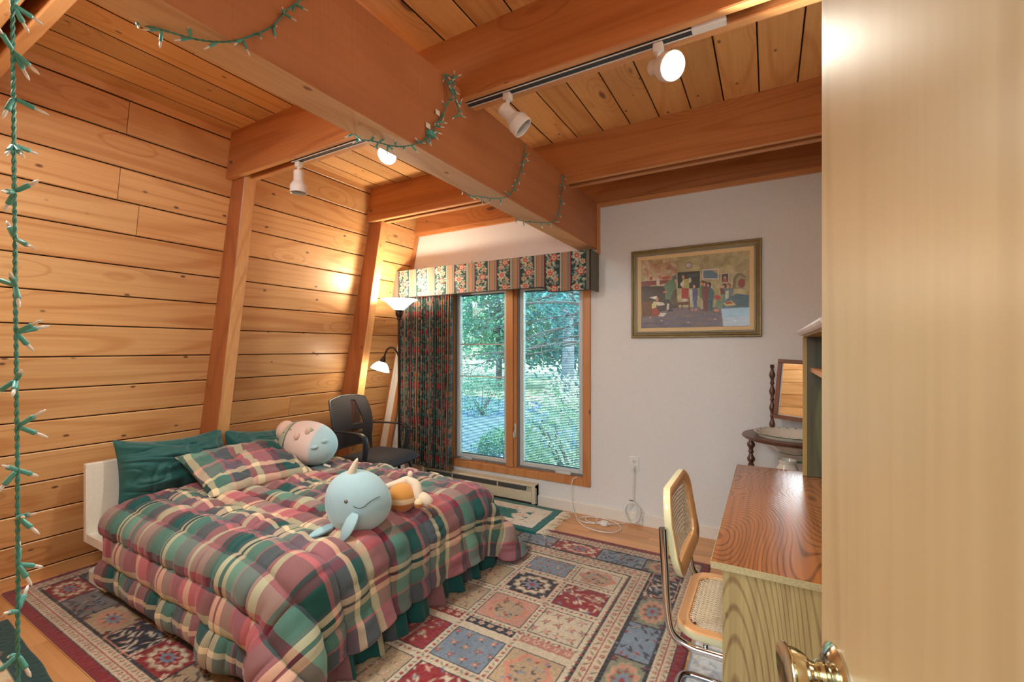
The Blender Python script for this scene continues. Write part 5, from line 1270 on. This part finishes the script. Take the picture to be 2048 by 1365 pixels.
bm = NB(); box(bm, -.04, .04, -.028, .028, 0, .09, .008, 2, M=Matrix.Rotation(.35, 4, 'Y') @ Matrix.Rotation(.3, 4, 'Z')); bmesh.ops.translate(bm, vec=(0, 0, .014), verts=bm.verts); obj('dish', bm, M_ceramic, sd, smooth=True)

# ================================================================== CANE CHAIR
M_chrome = plain('chrome_tube', L(190, 190, 194), .09, metal=1)
M_bent = wood('varnished_beech_frame', L(214, 160, 108), L(200, 140, 88), L(150, 90, 50), axis=1, knots=0, rings=4, grain=.5, rough=.28, coat=.5, vary=0)
M_bent_side = plain('pale_lacquered_edge', L(214, 206, 164), .3, coat=.4, var=.06, bscale=8)
M_cane = plain('woven_cane', L(206, 186, 158), .6)
cc = thing('cane_chair', 'chrome cantilever chair with cane seat and back, pulled up to the desk', 'chair', (-.05, 1.715, 0))
def rrect(cx, cy, hx, hy, r, n=8, top=0.0):
    out = []
    for (sx, sy, a0) in ((1, 1, 0), (-1, 1, PI/2), (-1, -1, PI), (1, -1, 1.5*PI)):
        for k in range(n+1): a = a0+PI/2*k/n; out.append((cx+sx*(hx-r)+r*math.cos(a), cy+sy*(hy-r)+r*math.sin(a)))
    return out
def ring_frame(outer, inner, f_in, f_out, nm, mats):
    """ring between outer and inner outlines; f maps (a,b,level) to 3D; rounded section; side faces get second material"""
    bm = NB(); n = len(outer); R_ = []
    lv = [(0, 1.0, .55), (.12, 1.0, 1.0), (.45, 1.0, 1.0), (.5, 0, 0)]
    secs = [(0.0, .25), (0.0, .85), (.12, 1.0), (.88, 1.0), (1.0, .85), (1.0, .15), (.85, 0.0), (.12, 0.0)]
    for i in range(n):
        o, q = outer[i], inner[i]; R_.append([bm.verts.new(f_in(o[0]+(q[0]-o[0])*s, o[1]+(q[1]-o[1])*s, l)) for s, l in secs])
    m = len(secs)
    for i in range(n):
        a, b = R_[i], R_[(i+1) % n]
        for k in range(m):
            f = bm.faces.new((a[k], a[(k+1) % m], b[(k+1) % m], b[k])); f.material_index = 1 if k in (0, 7, 6, 5) else 0
    bmesh.ops.recalc_face_normals(bm, faces=bm.faces); return obj(nm, bm, mats, cc, smooth=True)
def weave(f, a0, a1, b0, b1, pitch, inside, nm):
    bm = NB()
    def strand(p, q, w, lift):
        k = max(2, int(math.hypot(q[0]-p[0], q[1]-p[1])/.03)); prev = None; d = Vector((q[0]-p[0], q[1]-p[1])).normalized(); nx, ny = -d.y*w, d.x*w
        for i in range(k+1):
            a, b = p[0]+(q[0]-p[0])*i/k, p[1]+(q[1]-p[1])*i/k
            if not inside(a, b): prev = None; continue
            cur = (bm.verts.new(f(a+nx, b+ny, lift)), bm.verts.new(f(a-nx, b-ny, lift)), bm.verts.new(f(a-nx, b-ny, lift-.0012)), bm.verts.new(f(a+nx, b+ny, lift-.0012)))
            if prev:
                for s in range(4): bm.faces.new((prev[s], prev[(s+1) % 4], cur[(s+1) % 4], cur[s]))
            prev = cur
    a = a0
    while a < a1:
        for dlt in (-.0017, .0017): strand((a+dlt, b0), (a+dlt, b1), .0011, .001)
        a += pitch
    b = b0
    while b < b1:
        for dlt in (-.0017, .0017): strand((a0, b+dlt), (a1, b+dlt), .0011, .0022)
        b += pitch
    w, h = a1-a0, b1-b0; s = -h
    while s < w:
        strand((a0+s, b0), (a0+s+h, b1), .0012, .0034); strand((a0+s+h, b0), (a0+s, b1), .0012, .0044); s += pitch
    o = obj(nm, bm, M_cane, cc); o['kind'] = 'stuff'; return o
# local coordinates (origin at chair base): seat
sf = lambda a, b, l: (a, b, .432+.030*l)
O = rrect(0, 0, .215, .215, .075); I = rrect(0, 0, .178, .178, .05)
ring_frame(O, I, sf, None, 'seat_frame', [M_bent, M_bent_side])
def in_rr(hx, hy, r):
    def g(a, b):
        if abs(a) > hx or abs(b) > hy: return False
        dx_, dy_ = abs(a)-(hx-r), abs(b)-(hy-r); return not (dx_ > 0 and dy_ > 0 and math.hypot(dx_, dy_) > r)
    return g
weave(lambda a, b, l: (a, b, .4555+l), -.18, .18, -.18, .18, .0135, in_rr(.181, .181, .052), 'cane_weave')
# back: a = across (y), b = up (z)
def bf(a, b, l):
    z = b; t_ = (z-.585)/.30; return (-.193-.050*t_+.018*math.cos(PI*min(1, abs(a)/.25)/2*1.0)*-1.6-.0+.026*l-.012*math.sin(PI*max(0, min(1, t_)))*1.0, a, z)
def arch(pts, k): return [(a, b+(k*(1-(a/.215)**2) if b > .74 else -.0)) for a, b in pts]
O = arch(rrect(0, .727, .215, .135, .085), .024); I = arch(rrect(0, .727, .175, .095, .055), .024)
ring_frame(O, I, bf, None, 'back_frame', [M_bent, M_bent_side])
g_ = in_rr(.179, .099, .058)
weave(lambda a, b, l: bf(a, b, .62+l*20), -.18, .18, .62, .86, .0135, lambda a, b: g_(a, b-.727-(.012 if b > .74 else 0)), 'cane_weave')
R0 = .0125
for s in (-1, 1):
    y = s*.226
    bm = NB(); P = smooth_path([(-.246, y, .772), (-.240, y, .66), (-.232, y, .52), (-.215, y, .445), (-.165, y, .418), (-.08, y, .416), (.14, y, .416), (.215, y, .405), (.245, y, .36), (.25, y, .28), (.25, y, .12), (.243, y, .05), (.205, y, .0275), (.12, y, .0245), (-.18, y, .0245)], 6)
    tube(bm, P, R0, 12); obj('tube_frame', bm, M_chrome, cc, smooth=True)
bm = NB(); tube(bm, smooth_path([(-.18, -.226, .0245), (-.235, -.222, .0245), (-.262, -.19, .0245), (-.265, -.1, .0245), (-.265, .1, .0245), (-.262, .19, .0245), (-.235, .222, .0245), (-.18, .226, .0245)], 6), R0, 12); obj('floor_tube', bm, M_chrome, cc, smooth=True)
for (x, y) in ((-.12, -.2155), (.12, -.2155), (-.12, .2155), (.12, .2155)):
    bm = NB(); lathe(bm, [(.007, 0), (.007, .012)], 10, Matrix.Translation((x, y, .423))); obj('screw', bm, M_chrome, cc)

# ================================================================== DOOR (open leaf at the right edge of the photo)
dr = struct('door_1'); dr.location = (.2745, -.0735, 0); dr.rotation_euler = (0, 0, math.atan2(.957, -.289))
bm = NB(); box(bm, 0, .76, -.035, 0, .01, 2.05, .0015); obj('slab', bm, M_door, dr)
M_brass = plain('worn_polished_brass', L(216, 202, 164), .16, metal=1, var=.12, bscale=14)
for side in (1,):
    Mk = Matrix.Translation((.76-.041, .0, .983)) @ Matrix.Rotation(-PI/2, 4, 'X')
    bm = NB(); lathe(bm, [(.0, .0), (.033, .0), (.0335, .003), (.030, .006), (.022, .011), (.013, .014), (0, .014)], 40, Mk); kn = obj('knob_rosette', bm, plain('pale_brass', L(200, 196, 180), .14, metal=1), dr, smooth=True)
    bm = NB(); lathe(bm, [(.0125, .014), (.0145, .016), (.0145, .020), (.0115, .022), (.0125, .026), (.018, .031), (.0225, .038), (.0242, .044), (.0250, .048), (.0285, .0505), (.0292, .052), (.0285, .0535), (.024, .052), (.016, .050), (.008, .0492), (0, .049)], 40, Mk); obj('knob', bm, M_brass, dr, smooth=True)
bm = NB(); box(bm, .7602, .7615, -.028, -.007, .93, 1.04); obj('latch_plate', bm, M_brass, dr)
for zz in (.25, 1.0, 1.8):
    bm = NB(); tube(bm, [(-.006, .004, zz-.04), (-.006, .004, zz+.04)], .006, 8); obj('hinge', bm, M_brass, dr)

# ================================================================== TRACK LIGHTS
M_enamel = plain('white_enamel', L(226, 224, 222), .3, coat=.3); M_track_b = plain('track_channel', L(46, 52, 60), .5)
tk = thing('light_track', 'white and black lighting track along the middle cross beam', 'track', (-1.3, 1.681, 2.43))
bm = NB(); box(bm, -2.47, -.235, 1.664, 1.698, 2.462, 2.478, .001); obj('channel', bm, M_track_b, tk, world=True)
for y0 in (1.6625, 1.6965):
    bm = NB(); box(bm, -2.47, -.235, y0-.002, y0+.004, 2.4595, 2.4615); obj('rail_edge', bm, M_enamel, tk, world=True)
bm = NB(); box(bm, -.2345, -.125, 1.662, 1.700, 2.458, 2.480, .002); box(bm, -.18, -.1255, 1.668, 1.694, 2.4565, 2.458); obj('feed_end', bm, M_enamel, tk, world=True)
M_face = plain('lit_lamp_face', (1, .97, .9), .5, emis=(1, .93, .8), es=30); M_face_off = plain('unlit_lamp_face', L(120, 116, 110), .3)
def spot(x, direction, on, label, energy=30, L0=.075):
    t = thing('track_spotlight', label, 'spotlight', (x, 1.681, 2.459), 0, 'spotlights on the ceiling track')
    bm = NB(); box(bm, -.018, .018, -.0165, .0165, -.032, -.0005, .005, 2); obj('adapter', bm, M_enamel, t, smooth=True)
    d = Vector(direction).normalized(); piv = Vector((0, 0, -L0))
    bm = NB(); tube(bm, [(0, 0, -.032), (0, 0, -.048), (0, 0, -L0+.01)], [.010, .008, .010], 10); obj('stem', bm, M_enamel, t, smooth=True)
    Mx = Matrix.Translation(piv-d*.035+Vector((0, 0, -.01)) if abs(d.z) < .95 else piv) @ d.to_track_quat('Z', 'Y').to_matrix().to_4x4()
    bm = NB(); lathe(bm, [(0, 0), (.024, 0), (.028, .004), (.029, .06), (.031, .066), (.046, .088), (.048, .094), (.048, .132), (.045, .134), (.043, .132), (.043, .115)], 32, Mx, cap=False); hd = obj('head', bm, M_enamel, t, smooth=True)
    bm = NB(); lathe(bm, [(0, .121), (.030, .119), (.0428, .114)], 28, Mx, cap=False); obj('bulb_face', bm, M_face if on else M_face_off, hd, smooth=True)
    if on:
        p = Vector((x, 1.681, 2.459))+(Mx @ Vector((0, 0, .14)))
        o = light('spot_beam', 'SPOT', p, energy, (1, .94, .79), spot_size=math.radians(178), spot_blend=.4, shadow_soft_size=.035); o.rotation_euler = d.to_track_quat('-Z', 'Y').to_euler()
spot(-2.427, (.0, .0, -1), False, 'white track spotlight pointing straight down by the left rafter', L0=.052)
spot(-1.666, (.25, -.62, -.65), True, 'lit white track spotlight just left of the girder', 60)
spot(-.985, (.62, .30, -.70), False, 'unlit white track spotlight tilted, just right of the girder')
spot(-.349, (.62, -.62, -.48), True, 'lit white track spotlight nearest the door, aimed at the room', 60)

# ================================================================== STRING LIGHTS
M_wire = plain('green_wire', L(72, 138, 128), .5); M_sock = plain('green_socket', L(82, 158, 148), .45); M_clear = plain('clear_bulb', L(226, 220, 214), .12, coat=.5, spec=.8)
def _socket():
    bm = NB(); lathe(bm, [(0, 0), (.0030, 0), (.0042, .004), (.0046, .020), (.0050, .024), (.0046, .027), (0, .027)], 8); me = bpy.data.meshes.new('light_socket'); bm.normal_update(); bm.to_mesh(me); bm.free(); me.materials.append(M_sock); me.shade_smooth(); return me
def _bulb():
    bm = NB(); lathe(bm, [(.0030, 0), (.0031, .013), (.0024, .017), (.0010, .021), (0, .022)], 8); me = bpy.data.meshes.new('bulb'); bm.normal_update(); bm.to_mesh(me); bm.free(); me.materials.append(M_clear); me.shade_smooth(); return me
ME_S, ME_B = _socket(), _bulb()
def string_lights(label, pts, spacing, per, seed, away=None, r=.0016, scale=.82, extra=None, spread=1.0):
    rn = random.Random(seed); P = smooth_path(pts, 10); base = Vector(pts[0])
    t = thing('string_lights', label, 'string lights', base, 0, 'green string lights around the girder')
    # resample
    q = [P[0]]; 
    for p in P[1:]:
        while (p-q[-1]).length > .006: q.append(q[-1]+(p-q[-1]).normalized()*.006)
    q.append(P[-1]); bm = NB()
    for ph in (0, PI):
        W = []
        for i, p in enumerate(q):
            d = (q[min(i+1, len(q)-1)]-q[max(i-1, 0)]).normalized(); u = d.cross(Vector((.3, .5, .81))).normalized(); v = d.cross(u); a = ph+i*.006*2*PI/.03
            W.append(p-base+(u*math.cos(a)+v*math.sin(a))*r*.9)
        tube(bm, W, r, 5)
    obj('wire', bm, M_wire, t, smooth=True)
    acc = spacing*.5; last = 0
    for i in range(1, len(q)):
        acc += (q[i]-q[i-1]).length
        if acc >= spacing:
            acc = 0; 
            for k in range(per if isinstance(per, int) else rn.choice(per)):
                d = Vector((rn.uniform(-1, 1), rn.uniform(-1, 1), rn.uniform(-1, .7)))*1.0
                if away is not None:
                    aw = Vector(away)
                    if d.dot(aw) < .1: d = d-aw*(d.dot(aw)-.25-.3*rn.random())
                d.normalize(); s = link('light_socket', ME_S, None, t); s.location = q[i]-base+d*.003; s.rotation_euler = d.to_track_quat('Z', 'Y').to_euler(); s.scale = (scale,)*3
                b = link('bulb', ME_B, None, s); b.location = (0, 0, .026)
    return t
string_lights('green string lights hanging straight down at the left edge of the photo', [(-1.178, .246, 2.74), (-1.174, .250, 2.2), (-1.173, .251, 1.9), (-1.169, .253, 1.5), (-1.165, .255, 1.1), (-1.163, .255, .8), (-1.162, .256, .62)], .078, [3, 3, 2], 5, r=.0020, scale=.92)
string_lights('green string lights draped under the girder at the top left', [(-1.35, .47, 2.165), (-1.345, .50, 2.150), (-1.30, .53, 2.137), (-1.262, .585, 2.134), (-1.215, .628, 2.136), (-1.188, .665, 2.158), (-1.186, .74, 2.235), (-1.186, .785, 2.31), (-1.186, .84, 2.39), (-1.188, .87, 2.51)], .055, [1, 2, 2], 7, away=(.6, -.3, -.7))
tt = string_lights('green string lights bunched in a knot on the girder with a plug end', [(-1.352, 1.14, 2.20), (-1.335, 1.16, 2.137), (-1.295, 1.21, 2.133), (-1.25, 1.29, 2.134), (-1.188, 1.335, 2.152), (-1.184, 1.40, 2.214), (-1.184, 1.455, 2.29), (-1.184, 1.50, 2.36), (-1.17, 1.515, 2.41), (-1.15, 1.53, 2.44), (-1.175, 1.50, 2.46), (-1.16, 1.54, 2.49), (-1.18, 1.49, 2.50), (-1.17, 1.53, 2.43), (-1.16, 1.56, 2.38), (-1.17, 1.55, 2.34)], .030, [1, 2, 2], 9, away=(.8, -.3, -.2))
bm = NB(); box(bm, -1.194, -1.172, 1.385, 1.425, 2.205, 2.225, .003, 2); obj('plug', bm, M_sock, tt, world=True)
for (y, z) in ((1.395, 2.245), (1.455, 2.325)):
    bm = NB(); box(bm, -1.188, -1.1875, y-.014, y+.012, z-.010, z+.010); obj('paper_tag', bm, M_white, tt, world=True)
string_lights('green string lights looping over the girder in front of the far cross beam', [(-1.352, 1.84, 2.19), (-1.34, 1.87, 2.137), (-1.30, 1.92, 2.134), (-1.24, 1.99, 2.134), (-1.188, 2.03, 2.150), (-1.185, 2.10, 2.225), (-1.185, 2.16, 2.32), (-1.185, 2.195, 2.41), (-1.187, 2.225, 2.505)], .052, [1, 1, 2], 12, away=(.8, -.4, -.2))
string_lights('green string lights on the girder end closest to the window cornice', [(-1.352, 2.37, 2.17), (-1.33, 2.40, 2.136), (-1.27, 2.48, 2.133), (-1.188, 2.58, 2.148), (-1.185, 2.655, 2.215), (-1.185, 2.71, 2.31), (-1.185, 2.725, 2.41), (-1.187, 2.735, 2.50)], .052, [1, 1, 2], 15, away=(.8, -.4, -.2))
# ================================================================== OUTSIDE
GZ = -1.1
def ground_patch(name, label, cat, pts, z, mat, kind=None):
    bm = NB(); prism(bm, pts, z-.05, z, 'Z'); o = obj(name, bm, mat, None)
    return tag(o, label, cat, kind=kind)
M_lawn = plain('sunlit_lawn', L(176, 184, 138), .95, var=.25, bscale=2.0); M_drive = plain('asphalt_driveway', L(110, 132, 160), .8, var=.12, bscale=3); M_sunny_yard = plain('sunny_ground', L(222, 216, 200), .9, var=.12, bscale=6)
ground_patch('lawn', 'sunlit lawn outside beyond the window', 'lawn', [(-60, 3.7), (30, 3.7), (30, 80), (-60, 80)], GZ, M_lawn, 'structure')
ground_patch('driveway', 'blue grey asphalt driveway outside, seen through the left sash', 'driveway', [(-30, 11.5), (-4.5, 8.5), (-3.5, 12.5), (-6.5, 17.5), (-30, 22)], GZ+.02, M_drive)  # blue tint of the shade is put into the asphalt colour
ground_patch('sunny_yard', 'bright pale sunny yard outside, seen through the right sash', 'yard', [(-4.4, 12), (4, 9), (12, 34), (-16, 36), (-6.3, 18.5)], GZ+.02, M_sunny_yard)  # brightness of sunny ground is put into this patch's colour
def leaf_mat(name, a, b, tr=.35):
    m, t, bs = nmat(name); oi = N(t, 'TexCoord'); no = N(t, 'TexNoise', i_Scale=3.0, i_Detail=4.0); t.links.new(oi.outputs['Object'], no.inputs['Vector'])
    r = ramp(t, [(.3, a), (.7, b)]); t.links.new(no.outputs[0], r.inputs[0]); t.links.new(r.outputs[0], bs.inputs['Base Color']); bs.inputs['Roughness'].default_value = .6
    tl = N(t, 'BsdfTranslucent'); t.links.new(r.outputs[0], tl.inputs[0]); mx = N(t, 'MixShader'); mx.inputs[0].default_value = tr
    t.links.new(bs.outputs[0], mx.inputs[1]); t.links.new(tl.outputs[0], mx.inputs[2]); t.links.new(mx.outputs[0], t.nodes['Material Output'].inputs[0]); return m
M_lf1 = leaf_mat('deciduous_leaves', L(46, 104, 88), L(140, 186, 138)); M_lf2 = leaf_mat('conifer_needles', L(24, 78, 88), L(100, 158, 150)); M_lf3 = leaf_mat('shrub_leaves', L(128, 168, 122), L(232, 236, 206), .45)
M_bark = plain('grey_bark', L(104, 104, 108), .95, bump=.6, bscale=20, var=.2); M_bark2 = plain('dark_bark', L(84, 72, 70), .95, bump=.6, bscale=20, var=.2)
def leaves(name, C_, size, aspect, mat, parent, seed, droop=0):
    r = np.random.RandomState(seed); n = len(C_); d = r.normal(size=(n, 3)); d /= np.linalg.norm(d, axis=1, keepdims=True); d[:, 2] -= droop; d /= np.linalg.norm(d, axis=1, keepdims=True)
    e = r.normal(size=(n, 3)); e = np.cross(d, e); e /= np.linalg.norm(e, axis=1, keepdims=True); s = size*(.6+.8*r.rand(n, 1))
    V_ = np.stack([C_-d*s, C_+e*s*aspect, C_+d*s, C_-e*s*aspect], 1).reshape(-1, 3)-np.array(parent.location)
    me = bpy.data.meshes.new(name); me.vertices.add(4*n); me.vertices.foreach_set('co', V_.reshape(-1).astype(np.float32)); me.loops.add(4*n); me.loops.foreach_set('vertex_index', np.arange(4*n, dtype=np.int32)); me.polygons.add(n); me.polygons.foreach_set('loop_start', (np.arange(n)*4).astype(np.int32)); me.update(calc_edges=True)
    o = link(name, me, mat, parent); o['kind'] = 'stuff'; return o
def tree(x, y, h, rad, label, mat, bark, seed, n=5000, size=.10, base=.25, group='trees in the yard outside', trunk_r=.16, aspect=.45, conifer=False):
    r = np.random.RandomState(seed); rr = random.Random(seed); t = thing('tree', label, 'tree', (x, y, GZ), 0, group)
    bm = NB(); tube(bm, [(0, 0, 0), (.05, 0, h*.3), (-.05, .05, h*.6), (0, 0, h*.92)], [trunk_r*1.2, trunk_r, trunk_r*.7, trunk_r*.2], 10); tk_ = obj('trunk', bm, bark, t, smooth=True)
    cl = []
    for k in range(16):
        a = rr.random()*2*PI; f = base+(1-base)*rr.random()*.95; R_ = rad*((1.05-f) if conifer else math.sin(PI*min(.95, (f-base)/(1-base)*.8+.18))); p = Vector((math.cos(a)*R_, math.sin(a)*R_, h*f-(.15*R_ if conifer else -.2*R_)))
        bm = NB(); tube(bm, [(0, 0, h*f*.85), (p.x*.5, p.y*.5, h*f*.93), tuple(p)], [trunk_r*.3, trunk_r*.18, .01], 6); obj('branch', bm, bark, t, smooth=True)
    m = 46; f = base+(1-base)*r.rand(m); a = r.rand(m)*2*PI; env = (1.08-f) if conifer else np.sin(PI*np.clip((f-base)/(1-base)*.8+.18, 0, .96))
    R_ = rad*env*np.sqrt(r.rand(m)); cx = np.stack([x+np.cos(a)*R_, y+np.sin(a)*R_, GZ+h*f], 1); idx = r.randint(m, size=n); P = cx[idx]+r.normal(size=(n, 3))*rad*np.array([.20, .20, .10 if conifer else .16])
    leaves('foliage', P, size, aspect, mat, t, seed+1); return t
tree(-13.5, 22, 9, 3.6, 'broad green tree outside at the back left, beyond the driveway', M_lf1, M_bark2, 1, 7000, .17)
tree(-9.0, 24, 11, 3.8, 'tall blue green conifer outside behind the driveway', M_lf2, M_bark2, 2, 8000, .17, base=.1, conifer=True)
tree(-6.2, 20, 9, 3.2, 'blue green conifer outside behind the pale trunk', M_lf2, M_bark, 3, 8000, .15, base=.3, conifer=False)
tree(-2.5, 19, 9, 3.4, 'leafy tree outside at the back right of the window view', M_lf1, M_bark, 4, 7000, .15, base=.3)
tree(-17.5, 30, 12, 4.5, 'large distant tree outside at the far left', M_lf1, M_bark2, 5, 6000, .25)
tree(-12.0, 34, 14, 5.5, 'large distant tree outside in the middle of the view', M_lf2, M_bark2, 6, 7000, .28, base=.15)
tree(-5.5, 33, 13, 5, 'large distant pale green tree outside', M_lf1, M_bark2, 7, 7000, .28, base=.28)
tree(-5.6, 13.3, 9, 1.8, 'grey trunked tree standing in the bright yard outside the right sash', M_lf2, M_bark, 8, 2500, .10, base=.42, trunk_r=.19)
tree(-3.1, 8.2, 8, 1.7, 'nearest tree outside with a blue grey trunk at the right edge of the window', M_lf2, M_bark, 9, 5000, .06, base=.38, trunk_r=.16)
# low pine boughs sweeping across the right sash
t = thing('pine_boughs', 'dark thin pine boughs sweeping across the upper right sash outside', 'branches', (-3.1, 8.2, 2.0)); rn = random.Random(4); pts = []
for k in range(22):
    z = 1.15+rn.random()*2.3; x0 = -2.9+rn.uniform(-.2, .5); y0 = 7.4+rn.uniform(-1.2, .6); ln = rn.uniform(1.6, 3.4); P = [Vector((x0, y0, z))]
    dz = rn.uniform(-.12, .10)
    for i in range(1, 7): P.append(P[-1]+Vector((-ln/6, rn.uniform(-.10, .06), dz+rn.uniform(-.05, .05)-.012*i)))
    P = smooth_path(P, 4); bm = NB(); tube(bm, [p for p in P], [max(.004, .020*(1-i/len(P))) for i in range(len(P))], 6)
    for i in range(3, len(P), 2):
        e = P[i]+Vector((rn.uniform(-.35, .1), rn.uniform(-.2, .2), rn.uniform(-.32, .16))); tube(bm, [P[i], P[i].lerp(e, .5)+Vector((0, 0, .02)), e], [.006, .004, .002], 4)
        for j in range(16): f = rn.random(); pts.append(tuple(P[i].lerp(e, f)+Vector((rn.gauss(0, .04), rn.gauss(0, .04), rn.gauss(0, .03)))))
    obj('bough', bm, M_bark2, t, world=True)
leaves('needles', np.array(pts), .045, .12, M_lf2, t, 3)
# shrubs below the window
def shrub(x, y, rx, rz, label, mat, seed, n, size=.035):
    r = np.random.RandomState(seed); t = thing('shrub', label, 'shrub', (x, y, GZ), 0, 'shrubs outside the window'); bm = NB(); rr = random.Random(seed)
    for k in range(9): a = rr.random()*2*PI; tube(bm, [(0, 0, 0), (math.cos(a)*rx*.3, math.sin(a)*rx*.3, rz*.6), (math.cos(a)*rx*.7, math.sin(a)*rx*.7, rz*1.4)], [.03, .02, .006], 6)
    obj('stems', bm, M_bark2, t)
    d = r.normal(size=(n, 3)); d /= np.linalg.norm(d, axis=1, keepdims=True); q = (.55+.5*r.rand(n, 1)**.5); wob = 1+.16*np.sin(d[:, :1]*7+seed)*np.cos(d[:, 2:]*6)
    P = np.array([x, y, GZ+rz])+d*q*wob*np.array([rx, rx, rz]); P = P[P[:, 2] > GZ]; leaves('foliage', P, size, .42, mat, t, seed)
shrub(-2.05, 5.75, 1.05, 1.02, 'big bright variegated shrub outside, filling the lower right sash', M_lf3, 11, 9000)
shrub(-3.55, 6.1, .62, .62, 'lower green shrub outside at the foot of the left sash', M_lf1, 12, 4200)
shrub(-9.0, 13.5, .9, .8, 'small leggy shrub outside on the driveway edge', M_lf1, 13, 1500, .05)
